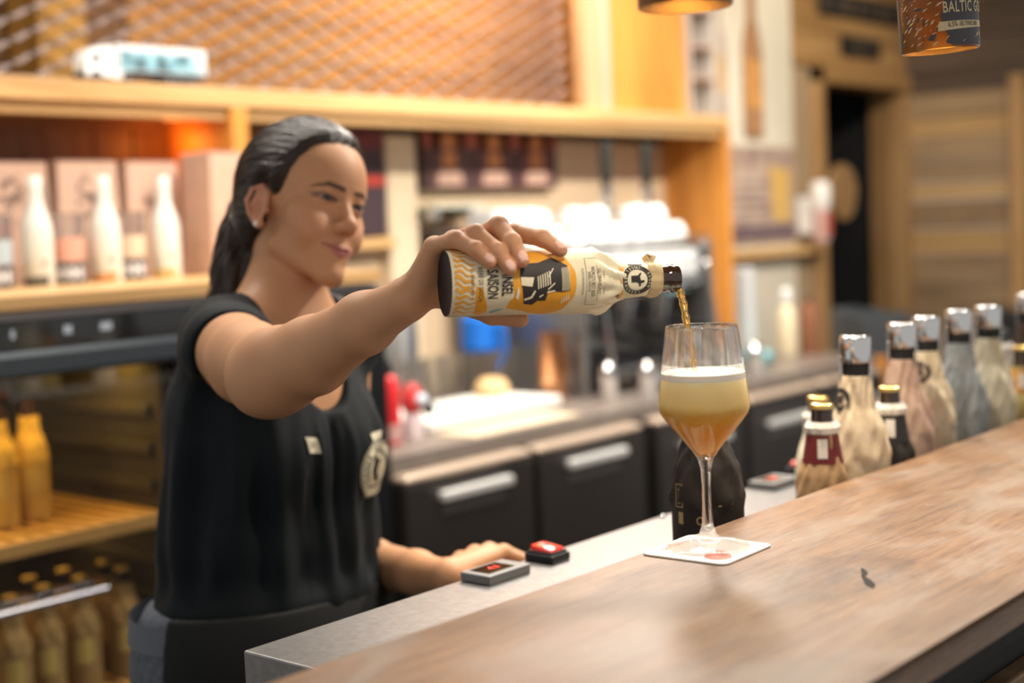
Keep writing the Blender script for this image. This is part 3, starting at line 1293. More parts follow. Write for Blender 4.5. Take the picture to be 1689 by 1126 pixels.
# fine necklace
nk_pts = []
for t in np.linspace(0, 1, 24):
    a = -1.25 + 2.5 * t
    p = np.array([1.245 + 0.085 * math.sin(a), 1.47 - 0.11 * math.cos(a), 1.268 + 0.055 * (1 - math.cos(a))], F32)[None]
    for _ in range(20):
        d = skin_sdf(p)
        e = F32(0.002)
        g = np.stack([skin_sdf(p + A(e, 0, 0)) - d, skin_sdf(p + A(0, e, 0)) - d, skin_sdf(p + A(0, 0, e)) - d], 1) / e
        p = p - g * (d - 0.0008)[:, None] * 0.7
    nk_pts.append(p[0] - W0)
MB().tube(nk_pts, 0.0006, 6).build('necklace', M('fine_gold', (0.75, 0.6, 0.38), 0.25, 1.0), woman, True)


# ------------------------------------------------------------------ bar: wooden top, steel rail, fittings
def bar_oak():
    m, nt, b = new_mat('bar_oak')
    MATS['bar_oak'] = m
    L = nt.links.new
    N = nt.nodes.new
    tc = N('ShaderNodeTexCoord')

    def noise(scale, detail, rough, vec, dist=0.0):
        mp = N('ShaderNodeMapping')
        mp.inputs['Scale'].default_value = vec
        L(tc.outputs['Object'], mp.inputs['Vector'])
        n = N('ShaderNodeTexNoise')
        n.inputs['Scale'].default_value = scale
        n.inputs['Detail'].default_value = detail
        n.inputs['Roughness'].default_value = rough
        n.inputs['Distortion'].default_value = dist
        L(mp.outputs[0], n.inputs['Vector'])
        return n.outputs['Fac']

    def ramp(fac, stops):
        r = N('ShaderNodeValToRGB')
        e = r.color_ramp.elements
        e[0].position, e[0].color = stops[0][0], (*stops[0][1], 1)
        e[1].position, e[1].color = stops[-1][0], (*stops[-1][1], 1)
        for p, c in stops[1:-1]:
            e.new(p).color = (*c, 1)
        L(fac, r.inputs['Fac'])
        return r.outputs['Color']

    def mix(kind, f, a, c):
        x = N('ShaderNodeMixRGB')
        x.blend_type = kind
        if isinstance(f, float):
            x.inputs[0].default_value = f
        else:
            L(f, x.inputs[0])
        for s_, v in ((1, a), (2, c)):
            if isinstance(v, tuple):
                x.inputs[s_].default_value = (*v, 1)
            else:
                L(v, x.inputs[s_])
        return x.outputs[0]
    grain = noise(1.0, 7, 0.7, (9, 105, 40), 0.8)
    col = ramp(grain, [(0.30, (0.085, 0.041, 0.016)), (0.48, (0.165, 0.088, 0.038)), (0.72, (0.240, 0.138, 0.064))])
    pore = noise(1.0, 4, 0.7, (22, 520, 60))
    col = mix('MULTIPLY', 0.7, col, ramp(pore, [(0.36, (0.55, 0.50, 0.46)), (0.50, (1.05, 1.03, 1.0))]))
    # broad greyish wear where glasses slide and cloths wipe
    wear = noise(1.0, 5, 0.6, (5.5, 11, 8), 0.9)
    col = mix('MIX', ramp(wear, [(0.46, (0, 0, 0)), (0.68, (0.75, 0.75, 0.75))]), col, (0.205, 0.162, 0.124))
    warm = noise(1.0, 3, 0.5, (2.2, 4.5, 3))
    col = mix('MULTIPLY', 0.55, col, ramp(warm, [(0.35, (0.72, 0.66, 0.60)), (0.65, (1.18, 1.08, 0.98))]))
    # dark knot near the long check
    kv = N('ShaderNodeVectorMath')
    kv.operation = 'SUBTRACT'
    kv.inputs[1].default_value = (-0.085, -0.022, 0.035)
    L(tc.outputs['Object'], kv.inputs[0])
    ks = N('ShaderNodeVectorMath')
    ks.operation = 'MULTIPLY'
    ks.inputs[1].default_value = (1.0, 2.1, 1.0)
    L(kv.outputs[0], ks.inputs[0])
    ln = N('ShaderNodeVectorMath')
    ln.operation = 'LENGTH'
    L(ks.outputs[0], ln.inputs[0])
    wob = noise(1.0, 5, 0.7, (22, 40, 20), 1.5)
    am = N('ShaderNodeMath')
    am.operation = 'MULTIPLY_ADD'
    am.inputs[1].default_value = 0.16
    L(wob, am.inputs[0])
    L(ln.outputs['Value'], am.inputs[2])
    col = mix('MULTIPLY', 0.8, col, ramp(am.outputs[0], [(0.09, (0.42, 0.36, 0.34)), (0.13, (0.80, 0.76, 0.74)), (0.155, (0.55, 0.50, 0.48)), (0.20, (1, 1, 1))]))
    # pale scuffs
    sc = noise(1.0, 7, 0.75, (16, 34, 10), 2.0)
    col = mix('MIX', ramp(sc, [(0.62, (0, 0, 0)), (0.74, (0.6, 0.6, 0.6))]), col, (0.36, 0.32, 0.29))
    L(col, b.inputs['Base Color'])
    rr = N('ShaderNodeMapRange')
    rr.inputs['To Min'].default_value = 0.30
    rr.inputs['To Max'].default_value = 0.52
    L(wear, rr.inputs['Value'])
    L(rr.outputs[0], b.inputs['Roughness'])
    b.inputs['Specular IOR Level'].default_value = 0.55
    bp = N('ShaderNodeBump')
    bp.inputs['Strength'].default_value = 0.12
    bp.inputs['Distance'].default_value = 0.003
    L(grain, bp.inputs['Height'])
    L(bp.outputs['Normal'], b.inputs['Normal'])
    return m


bar_wood = bar_oak()
dark_steel = M('dark_steel', (0.05, 0.046, 0.044), 0.42, 0.7)
BAR_Z = 1.10
bar = thing('bar_counter', 'worn brown wooden bar top running diagonally through the foreground', 'bar top', (1.2, 0.61, 1.065))
b = MB()
prof = [(0.79 - 0.61, 0.0), (0.79 - 0.61, 0.030), (0.786 - .61, 0.035)]
# rounded lip on the guests' side
for i in range(9):
    a = R(90 - i * 22.5)
    prof.append((0.447 - .61 - 0.011 * math.cos(R(90) - a), 0.024 + 0.011 * math.sin(a)))
prof.append((0.447 - .61, 0.0))
xs = np.linspace(-1.8, 3.4, 40)
rings = []
rnd = random.Random(3)
for x in xs:
    j = 0.0015 * math.sin(x * 9) + 0.001 * math.sin(x * 23 + 1)
    rings.append([b.bm.verts.new((x, y + (j if y > 0.1 else 0.0), z)) for y, z in prof])
for p, q in zip(rings[:-1], rings[1:]):
    for k in range(len(prof)):
        l = (k + 1) % len(prof)
        b.bm.faces.new((p[k], p[l], q[l], q[k]))
b.bm.faces.new(rings[0])
b.bm.faces.new(rings[-1][::-1])
slab = b.build('slab', bar_wood, bar, True, angle=40)
# long check and small knots in the oak
ck = MB()
cpts = [(1.149, 0.583), (1.141, 0.577), (1.131, 0.571), (1.122, 0.568), (1.112, 0.559), (1.101, 0.551), (1.091, 0.543)]
cw = [0.0004, 0.0018, 0.0022, 0.0013, 0.0026, 0.0034, 0.0006]
for (p, w0), (q, w1) in zip(list(zip(cpts, cw))[:-1], list(zip(cpts, cw))[1:]):
    v = [ck.bm.verts.new((p[0] - 1.2 + s * w * 0.8, p[1] - .61 - s * w, 0.0353)) for (p, w), s in (((p, w0), 1), ((p, w0), -1), ((q, w1), -1), ((q, w1), 1))]
    ck.bm.faces.new(v)
ck.build('crack', M('crack_dark', (0.010, 0.007, 0.005), 0.9), slab)
MB().box(-1.8, 3.4, -0.115, 0.16, -0.05, 0.0).build('under_frame', M('black_frame', (0.006, 0.006, 0.006), 0.6), bar)

front = thing('bar_cabinet', 'dark bar front under the wooden bar top with brown panels', 'bar front', (1.2, 0.61, 0.0))
MB().box(-1.8, 3.4, -0.10, 0.14, 0.08, 1.015).build('body', M('front_black', (0.010, 0.010, 0.010), 0.7), front)
fw_m = wood('front_panel_wood', (0.10, 0.055, 0.025), (0.17, 0.10, 0.045), (0.25, 0.16, 0.075), 2, 14, 8)
for i in range(13):
    x0 = -1.8 + i * 0.4
    MB().box(x0 + .004, x0 + .396, -0.122, -0.10, 0.10, 0.985, 0.003).build('panel', fw_m, front)
MB().box(-1.8, 3.4, -0.09, 0.46, 0.0, 0.08).build('plinth', M('front_black'), front)

steel = M('brushed_steel', (0.27, 0.262, 0.255), 0.44, 1.0, var=0.12, vscale=90, bump=0.05, bscale=300)
rail = thing('steel_work_rail', 'brushed steel work rail along the staff side of the wooden bar', 'work rail', (1.2, 0.95, 0.955))
MB().box(-0.332, 3.4, 0.035, 0.161, -0.10, 0.055, 0.002).build('raised_ledge', steel, rail)
MB().box(-1.8, 3.4, -0.16, 0.033, -0.03, 0.0).build('bottle_trough', M('trough_steel', (0.30, 0.30, 0.30), 0.4, 1.0), rail)
MB().box(-1.8, 3.4, -0.158, 0.155, -0.855, -0.102).build('cabinet', M('rail_cabinet', (0.10, 0.10, 0.105), 0.45, 0.6), rail)
MB().ball((0.39, 0.152, 0.0556), 0.004).build('rivet', M('chrome', (0.62, 0.62, 0.62), 0.06, 1.0), rail, True)


def thermostat(x, y, label, digits):
    t = thing('thermostat', label, 'thermostat', (x, y, 1.0102), 0.0, 'thermostat displays on the steel rail')
    MB().box(-0.037, 0.037, -0.0225, 0.0225, 0.0, 0.011, 0.0015).build('housing', M('thermo_grey', (0.22, 0.22, 0.22), 0.45, 0.3), t)
    MB().box(-0.027, 0.018, -0.0135, 0.0165, 0.011, 0.0116).build('window', M('thermo_window', (0.012, 0.006, 0.004), 0.08, coat=0.6), t)
    flat_decal('digits', M('red_digits', (0.6, 0.01, 0.01), 0.5, emit=(1.0, 0.05, 0.03), es=1.6), t,
               lambda bm: put_text(bm, digits, lambda a, c: (-0.002 + a, 0.001 + c, 0.0119), 0.017, 0.85))
    return t


def rocker(x, y, label):
    t = thing('rocker_switch', label, 'switch', (x, y, 1.0102), R(0), 'red rocker switches on the steel rail')
    MB().box(-0.018, 0.018, -0.022, 0.022, 0.0, 0.010, 0.002).build('base', M('switch_black', (0.010, 0.010, 0.011), 0.35), t)
    MB().box(-0.0155, 0.0155, -0.019, 0.019, 0.010, 0.013, 0.001).build('collar', M('switch_black'), t)
    m = Matrix.Translation((0, 0, 0.0145)) @ Matrix.Rotation(R(7), 4, 'X')
    k = MB().box(-0.013, 0.013, -0.0165, 0.0165, -0.003, 0.0035, 0.002, m).build('rocker', M('switch_red', (0.75, 0.03, 0.02), 0.18, coat=0.6, emit=(1, 0.05, 0.02), es=0.15), t, True)
    flat_decal('mark', M('switch_mark', (0.85, 0.8, 0.8), 0.5), k, lambda bm: (
        ring_strip(bm, lambda a, c: m @ Vector((a, c, 0.0037)), 0.0, 0.009, 0.002, 0.003, 16),
        mapped_poly(bm, [[(-.0008, -.011), (.0008, -.011), (.0008, -.005), (-.0008, -.005)]], lambda a, c: m @ Vector((a, c, 0.0037)), 1)))
    return t


thermostat(1.222, 1.086, 'grey digital thermostat with red digits beside the hand on the steel rail', '4.1')
rocker(1.318, 1.086, 'red rocker switch next to the digital thermostat near the hand')
thermostat(1.862, 1.086, 'grey digital thermostat lying between the dark bottle and the capped bottle', '3.8')
rocker(1.972, 1.096, 'red rocker switch half hidden behind the brown paper wrapped bottle')

# ------------------------------------------------------------------ coaster, glass, beer
GX, GY = 1.1406, 0.7390
co = thing('beer_coaster', 'white square beer coaster with a red print under the glass', 'coaster', (1.137, 0.738, BAR_Z + 0.0004), R(2))


def rrect(w, h, r, n=6):
    p = []
    for cx, cy, a0 in ((w - r, h - r, 0), (-w + r, h - r, 90), (-w + r, -h + r, 180), (w - r, -h + r, 270)):
        for i in range(n + 1):
            a = R(a0 + 90 * i / n)
            p.append((cx + r * math.cos(a), cy + r * math.sin(a)))
    return p


MB().prism(rrect(0.0465, 0.0465, 0.009), 0, 0.0016).build('board', M('coaster_board', (0.78, 0.75, 0.70), 0.7), co)
flat_decal('print', M('coaster_red', (0.62, 0.10, 0.06), 0.6), co, lambda bm: (
    mapped_poly(bm, [circ(-0.024, -0.026, 0.013, 24)], lambda x, y: (x, y, 0.00175), 1),
    put_text(bm, 'BRAUEREI', lambda x, y: (x, y, 0.00175), 0.012, 0.8, x=-.005, y=0.034)))

glass_m = clear_glass('clear_glass', (1, 1, 1), 1.47, 0.50)
gl = thing('wine_glass', 'stemmed beer glass being filled on the coaster', 'glass', (GX, GY, BAR_Z + 0.0022))
def dense(pr, h=0.003):
    q = []
    for (ra, za), (rb_, zb) in zip(pr[:-1], pr[1:]):
        n = max(1, int(math.hypot(rb_ - ra, zb - za) / h))
        q += [(ra + (rb_ - ra) * i / n, za + (zb - za) * i / n) for i in range(n)]
    return q + [pr[-1]]


outer = [(0.0, 0.0), (0.0385, 0.0), (0.0403, 0.0012), (0.0395, 0.0026), (0.028, 0.0050), (0.014, 0.0085), (0.0085, 0.0135), (0.0056, 0.022), (0.0046, 0.040),
         (0.0044, 0.060), (0.0052, 0.076), (0.0075, 0.086), (0.0130, 0.0945), (0.0250, 0.109), (0.0372, 0.124), (0.0420, 0.1310), (0.0437, 0.1365), (0.0436, 0.142),
         (0.0425, 0.150), (0.0383, 0.182), (0.0342, 0.2140), (0.0337, 0.2146)]
inner = [(0.0333, 0.2140), (0.0374, 0.182), (0.0415, 0.150), (0.0426, 0.142), (0.0427, 0.1366), (0.0411, 0.1318), (0.0364, 0.1250), (0.0242, 0.1102), (0.0122, 0.0963), (0.006, 0.0915), (0.0, 0.0905)]
MB().lathe(dense(outer + inner), 72, cap=False).build('glass_body', glass_m, gl, True, angle=60)
bm_, nt, bs = new_mat('hazy_beer')
MATS['hazy_beer'] = bm_
tc = nt.nodes.new('ShaderNodeTexCoord')
sp = nt.nodes.new('ShaderNodeSeparateXYZ')
nz = nt.nodes.new('ShaderNodeTexNoise')
nz.inputs['Scale'].default_value = 38
nz.inputs['Detail'].default_value = 5
nz.inputs['Distortion'].default_value = 1.2
ad = nt.nodes.new('ShaderNodeMath')
ad.operation = 'MULTIPLY_ADD'
ad.inputs[1].default_value = 0.020
mr = nt.nodes.new('ShaderNodeMapRange')
mr.inputs['From Min'].default_value = 0.101
mr.inputs['From Max'].default_value = 0.183
rp = nt.nodes.new('ShaderNodeValToRGB')
els = rp.color_ramp.elements
els[0].position, els[0].color = 0.0, (0.95, 0.43, 0.03, 1)
els[1].position, els[1].color = 1.0, (1.0, 0.88, 0.62, 1)
for p_, c_ in ((0.26, (0.90, 0.36, 0.012, 1)), (0.42, (0.95, 0.46, 0.045, 1)), (0.58, (1.0, 0.66, 0.22, 1)), (0.86, (1.0, 0.73, 0.34, 1))):
    els.new(p_).color = c_
nt.links.new(tc.outputs['Object'], sp.inputs[0])
nt.links.new(tc.outputs['Object'], nz.inputs['Vector'])
nt.links.new(nz.outputs['Fac'], ad.inputs[0])
nt.links.new(sp.outputs['Z'], ad.inputs[2])
nt.links.new(ad.outputs[0], mr.inputs['Value'])
nt.links.new(mr.outputs[0], rp.inputs['Fac'])
nt.links.new(rp.outputs['Color'], bs.inputs['Base Color'])
bs.inputs['Subsurface Weight'].default_value = 0.45
bs.inputs['Subsurface Radius'].default_value = (1.0, 0.7, 0.35)
bs.inputs['Subsurface Scale'].default_value = 0.010
bs.inputs['Roughness'].default_value = 0.25
bs.inputs['IOR'].default_value = 1.34
FILL = 0.1690
bi = [(r + 0.0003, z) for r, z in inner[::-1] if z < FILL - .004]
bi[0] = (0.0, 0.0902)
r_f = 0.0415 - (FILL - 0.004 - 0.150) / (0.182 - 0.150) * (0.0415 - 0.0374) + 0.0003
beer = bi + [(r_f, FILL - 0.004), (r_f - 0.001, FILL - 0.003), (0.0, FILL - 0.003)]
MB().lathe(beer, 72, cap=False).build('beer', bm_, gl, True, angle=50)
fo = MB()
rf2 = r_f
fo.lathe([(0, FILL - 0.0032), (rf2 + .0002, FILL - 0.0068), (rf2 - .0001, FILL + 0.0008), (rf2 - 0.0015, FILL + 0.0016), (0.02, FILL + 0.001), (0, FILL + 0.0012)], 72, cap=False)
rb = random.Random(5)
for i in range(90):
    a, rr = rb.random() * 6.283, (rf2 - 0.002) * math.sqrt(rb.random())
    s = 0.0005 + 0.0009 * rb.random() ** 2
    fo.ball((rr * math.cos(a), rr * math.sin(a), FILL + 0.0014), (s, s, s * .7), 8, 5)
fo.build('foam', M('beer_foam', (0.90, 0.86, 0.76), 0.6, sss=0.3), gl, True)
gm = MB()
for sgn in (0.0,):
    flat_decal('fill_mark', M('etched_white', (0.85, 0.85, 0.85), 0.5), gl, lambda bm: put_text(
        bm, 'BRAUEREI', lambda t, z: ((0.0386 - z * 0.1278) * math.sin(t / 0.0386 + 2.5), -(0.0386 - z * 0.1278) * -math.cos(t / 0.0386 + 2.5), 0.180 + z), 0.0085, 0.8))

bs_pts = [(1.1510, 0.7783, 1.3567), (1.1543, 0.7722, 1.3512), (1.1539, 0.7676, 1.3365), (1.1511, 0.7618, 1.3132), (1.1483, 0.7560, 1.2901), (1.1459, 0.7516, 1.2712)]
cu = np.array(bs_pts)
tt_ = np.linspace(0, len(cu) - 1, 40)
pp = np.stack([np.interp(tt_, range(len(cu)), cu[:, k]) for k in range(3)], 1)
pp[1:-1] = (pp[:-2] + pp[1:-1] * 2 + pp[2:]) / 4
rs = [0.0046 - 0.0018 * (i / 39) ** .7 + 0.0005 * math.sin(i * 1.3) + 0.0003 * math.sin(i * 2.9 + 1) for i in range(40)]
st_ = thing('beer_stream', 'thin amber stream of beer falling from bottle mouth into the glass', 'beer stream', tuple(pp[-1]))
MB().tube([Vector(p) - Vector(pp[-1]) for p in pp], rs, 14).build('stream', M('amber_liquid', (0.96, 0.64, 0.20), 0.03, trans=0.9, ior=1.34), st_, True)


# ------------------------------------------------------------------ bottles
def crumple_lathe(prof, seg, amp, seed, z0, z1, twist=0.0):
    """lathe whose surface is creased between heights z0 and z1"""
    m = MB()
    rn = random.Random(seed)
    ph = [rn.random() * 6.28 for _ in range(8)]
    q = []
    for (r0_, za), (r1_, zb) in zip(prof[:-1], prof[1:]):
        n = max(1, int(abs(zb - za) / 0.004))
        for i in range(n):
            q.append((r0_ + (r1_ - r0_) * i / n, za + (zb - za) * i / n))
    q.append(prof[-1])
    rings = []
    for r_, z in q:
        if r_ < 1e-5:
            rings.append([m.bm.verts.new((0, 0, z))])
            continue
        w = max(0.0, min(1.0, (z - z0) / 0.012)) * max(0.0, min(1.0, (z1 - z) / 0.012))
        row = []
        for i in range(seg):
            a = 2 * math.pi * i / seg
            c = (abs(math.sin(a * 2.5 + ph[0] + z * 40 * twist)) + 0.6 * abs(math.sin(a * 4.5 + ph[1] - z * 60)) + 0.5 * math.sin(a * 7 + ph[2] + z * 90)
                 + 0.35 * math.sin(a * 13 + ph[3] - z * 130)) - 0.7
            rr = r_ + amp * w * c + 0.0004 * math.sin(a * 3 + ph[4] + z * 30)
            row.append(m.bm.verts.new((rr * math.cos(a), rr * math.sin(a), z)))
        rings.append(row)
    for p, o in zip(rings[:-1], rings[1:]):
        for i in range(seg):
            j = (i + 1) % seg
            if len(p) == 1:
                m.bm.faces.new((p[0], o[j], o[i]))
            elif len(o) == 1:
                m.bm.faces.new((p[i], p[j], o[0]))
            else:
                m.bm.faces.new((p[i], p[j], o[j], o[i]))
    return m


brown_glass = M('brown_glass', (0.030, 0.012, 0.004), 0.06, spec=0.6, coat=0.5)
chrome = M('chrome')
black_rubber = M('black_rubber', (0.008, 0.008, 0.008), 0.55)


def paper(name, col):
    return M('paper_' + name, col, 0.72, spec=0.3, var=0.16, vscale=45, bump=0.25, bscale=130)


def cyl_map(r, ang0):
    def fn(t, z):
        a = ang0 + t / r
        return (r * math.cos(a), r * math.sin(a), z)
    return fn


def crown(m, z, r=0.0148, h=0.0065):
    for k in range(1):
        n = 42
        prof = [(r, z), (r * 0.98, z + h * .45), (r * 0.93, z + h * .8), (r * 0.8, z + h), (0, z + h)]
        rings = []
        for i, (pr, pz) in enumerate(prof):
            if pr == 0:
                rings.append([m.bm.verts.new((0, 0, pz))])
                continue
            f = 0.06 if i == 0 else (0.02 if i == 1 else 0)
            rings.append([m.bm.verts.new((pr * (1 + f * math.cos(j * math.pi)) * math.cos(2 * math.pi * j / n), pr * (1 + f * math.cos(j * math.pi)) * math.sin(2 * math.pi * j / n), pz)) for j in range(n)])
        for p, o in zip(rings[:-1], rings[1:]):
            for i in range(n):
                j = (i + 1) % n
                m.bm.faces.new((p[i], p[j], o[j], o[i]) if len(o) > 1 else (p[i], p[j], o[0]))
    return m


CAMDIR = lambda x, y: math.atan2(-y, -x)


def small_bottle(x, y, z, label, pap, seed, cap=None, neck_label=None, collar=None, group='capped small bottles on the steel rail', body_mark=None, H=0.232):
    """0.33 l long-neck wrapped in paper, crown cap"""
    t = thing('small_bottle', label, 'bottle', (x, y, z), 0, group)
    ang = CAMDIR(x, y)
    k = H / 0.232
    g = [(0, 0.002), (0.028, 0.002), (0.0300, 0.006), (0.0295, 0.112 * k), (0.0235, 0.142 * k), (0.0150, 0.168 * k), (0.0140, 0.200 * k), (0.0132, 0.222 * k), (0.0139, 0.2225 * k), (0.0139, 0.227 * k), (0, 0.227 * k)]
    MB().lathe(g, 36, cap=False).build('glass', brown_glass, t, True)
    w = [(0.0, 0.0), (0.0300, 0.0), (0.0318, 0.004), (0.0322, 0.118 * k), (0.0285, 0.146 * k), (0.0195, 0.170 * k), (0.0165, 0.200 * k)]
    crumple_lathe(w, 56, 0.0022, seed, 0.105 * k, 0.215 * k, 1).build('paper_wrap', pap, t, True, angle=28)
    if cap:
        crown(MB(), 0.2255 * k).build('crown_cap', cap, t, True)
    if collar:
        crumple_lathe([(0.0152, 0.193 * k), (0.0195, 0.196 * k), (0.0205, 0.203 * k), (0.0165, 0.210 * k), (0.0146, 0.208 * k)], 40, 0.002, seed + 7, 0.190 * k, 0.22 * k).build('collar', collar, t, True, angle=28)
    if neck_label:
        MB().lathe([(0.0248, 0.160 * k), (0.0222, 0.176 * k), (0.0195, 0.194 * k)], 36, cap=False).build('neck_label', neck_label, t, True)
        flat_decal('neck_panel', M('label_white', (0.70, 0.66, 0.60), 0.6), t, lambda bm: mapped_poly(
            bm, [[(-0.006, 0.167 * k), (0.006, 0.167 * k), (0.006, 0.190 * k), (-0.006, 0.190 * k)]], lambda a, c: cyl_map(0.0242 - (c - 0.167 * k) * 0.16, ang)(a, c), 0.003))
    if body_mark:
        flat_decal('label_print', body_mark, t, lambda bm: mapped_poly(
            bm, [[(-0.016, 0.055), (0.018, 0.055), (0.018, 0.105), (-0.016, 0.105)]], cyl_map(0.0330, ang), 0.006))
    return t


def big_bottle(x, y, z, label, pap, seed, stopper=True, emblem=None, body_mark=None, group='large bottles with chrome stoppers', rz=0.0, capmat=None):
    """0.75 l bottle in paper with a chrome pressure stopper"""
    t = thing('large_bottle', label, 'bottle', (x, y, z), 0, group)
    ang = CAMDIR(x, y)
    g = [(0, 0.002), (0.036, 0.002), (0.0380, 0.008), (0.0370, 0.150), (0.0265, 0.190), (0.0170, 0.218), (0.0150, 0.245), (0.0150, 0.262), (0.0158, 0.263), (0.0158, 0.272), (0, 0.272)]
    MB().lathe(g, 36, cap=False).build('glass', brown_glass, t, True)
    w = [(0.0, 0.0), (0.0380, 0.0), (0.0398, 0.005), (0.0402, 0.158), (0.0340, 0.190), (0.0228, 0.217), (0.0190, 0.243), (0.0176, 0.2545), (0.0162, 0.2555)]
    crumple_lathe(w, 64, 0.0028, seed, 0.140, 0.262, 1).build('paper_wrap', pap, t, True, angle=28)
    if stopper:
        s = thing('stopper', 'x', 'x')
        for kk in ('label', 'category'):
            del s[kk]
        s.parent = t
        MB().lathe([(0.0130, 0.268), (0.0130, 0.2715), (0.0192, 0.272), (0.0196, 0.274), (0.0198, 0.302), (0.0185, 0.3055), (0.0165, 0.3065), (0, 0.3062)], 48, cap=False).build('cap', chrome, s, True, angle=50)
        for q in (0, 1):
            a = ang + math.pi / 2 + q * math.pi + rz
            m = Matrix.Rotation(a, 4, 'Z')
            MB().box(0.0178, 0.0200, -0.0085, 0.0085, 0.250, 0.281, 0.001, m).build('clamp_arm', chrome, s)
        MB().lathe([(0.0163, 0.256), (0.0163, 0.2718), (0.0125, 0.2718)], 36, cap=False).build('seal', black_rubber, s, True)
    elif capmat:
        MB().lathe([(0.0160, 0.255), (0.0164, 0.258), (0.0164, 0.280), (0.015, 0.283), (0, 0.283)], 36, cap=False).build('cap', capmat, t, True)
    if emblem:
        side = emblem
        rr = lambda z: 0.0236 - (z - 0.217) * 0.145
        fn = lambda a, c: cyl_map(rr(0.226 + c) + 0.0030, ang + side)(a, 0.226 + c)
        flat_decal('emblem', M('emblem_ink', (0.03, 0.025, 0.022), 0.7), t, lambda bm: (ring_strip(bm, fn, 0, 0, 0.0085, 0.0150, 40), mapped_poly(bm, [[(-.004, -.005), (.004, -.005), (.003, .005), (-.003, .005)]], fn, 0.004)))
    if body_mark:
        for mt, x0, x1, z0, z1 in body_mark:
            flat_decal('label_print', mt, t, lambda bm: mapped_poly(bm, [[(x0, z0), (x1, z0), (x1, z1), (x0, z1)]], cyl_map(0.0412, ang), 0.006))
    return t


gold = M('gold_crown', (0.72, 0.50, 0.16), 0.22, 1.0)
TZ = 0.9552
kraft = paper('kraft', (0.40, 0.25, 0.13))
cream_p = paper('cream', (0.62, 0.50, 0.35))
white_p = M('paper_white', (0.75, 0.72, 0.66), 0.7, bump=0.2, bscale=130)
orange_ink = M('orange_ink', (0.72, 0.33, 0.03), 0.65)
small_bottle(1.550, 0.835, TZ, 'brown paper wrapped bottle with gold cap and dark red neck label', kraft, 11, gold, M('red_label', (0.14, 0.012, 0.014), 0.55), white_p)
small_bottle(1.716, 0.930, TZ, 'pale wrapped bottle with gold cap peeking out behind the red labelled one', paper('pale', (0.60, 0.56, 0.44)), 12, gold, None, white_p, H=0.216,
             body_mark=M('green_ink', (0.35, 0.42, 0.08), 0.6))
big_bottle(1.647, 0.838, TZ, 'cream wrapped large bottle with chrome stopper next to the red labelled bottle', cream_p, 21, True, -0.9,
           [(M('box_ink', (0.45, 0.24, 0.10), 0.7), -0.0340, -0.0325, 0.108, 0.138), (M('box_ink'), -0.0340, -0.0220, 0.1365, 0.138), (M('box_ink'), -0.0340, -0.0220, 0.108, 0.1095), (M('box_ink'), -0.0235, -0.0220, 0.108, 0.138), (orange_ink, 0.0290, 0.0400, 0.100, 0.116), (orange_ink, -0.0300, -0.0200, 0.103, 0.114)])
small_bottle(1.734, 0.834, TZ, 'small black wrapped bottle with gold cap and white collar', paper('black', (0.035, 0.030, 0.027)), 13, gold, M('black_label', (0.02, 0.018, 0.018), 0.5), white_p)
big_bottle(1.846, 0.868, TZ, 'pinkish tan wrapped large bottle with chrome stopper behind the small black bottle', paper('rose', (0.50, 0.34, 0.26)), 22, True)
big_bottle(1.962, 0.885, TZ, 'cream wrapped large bottle with round dark emblem on its neck and chrome stopper', paper('cream_b', (0.64, 0.54, 0.38)), 23, True, -0.35)
big_bottle(2.090, 0.890, TZ, 'large bottle in blue grey paper with chrome stopper', paper('bluegrey', (0.30, 0.33, 0.34)), 24, True, None,
           [(M('teal_dark', (0.05, 0.06, 0.065), 0.6), -0.03, 0.03, 0.085, 0.105)])
big_bottle(2.180, 0.880, TZ, 'pale cream wrapped large bottle with chrome stopper behind the blue grey one', paper('cream_c', (0.66, 0.60, 0.44)), 25, True, None, [(orange_ink, -0.03, 0.02, 0.098, 0.110)])
small_bottle(2.398, 0.946, TZ, 'white wrapped bottle with black cap near the row end', white_p, 14, M('black_crown', (0.02, 0.02, 0.022), 0.3), None, white_p, H=0.250, group='capped small bottles on the steel rail')
small_bottle(2.262, 0.858, TZ, 'bottle with gold cap and orange and red label at the frame edge', paper('gold', (0.50, 0.40, 0.16)), 15, gold, M('orange_neck', (0.62, 0.28, 0.05), 0.5), None, body_mark=M('red_ink', (0.5, 0.06, 0.04), 0.6), H=0.236)
big_bottle(2.487, 0.932, TZ, 'dark wrapped large bottle cut off by the right frame edge', paper('dark_b', (0.06, 0.04, 0.03)), 26, True, group='large bottles with chrome stoppers')

# black wrapped bottle standing behind the beer glass
bk = big_bottle(1.322, 0.856, TZ, 'black paper wrapped large bottle with gold print behind the beer glass', paper('nearblack', (0.030, 0.024, 0.020)), 31, False,
                capmat=M('black_crown', (0.02, 0.02, 0.022), 0.3), group='large wrapped bottles without stopper')
gp = M('dull_gold_print', (0.42, 0.30, 0.13), 0.5, 0.3)
ang_ = CAMDIR(1.322, 0.856)
fnb = cyl_map(0.0414, ang_)


fnb2 = lambda a, c: fnb(a, c + 0.022)


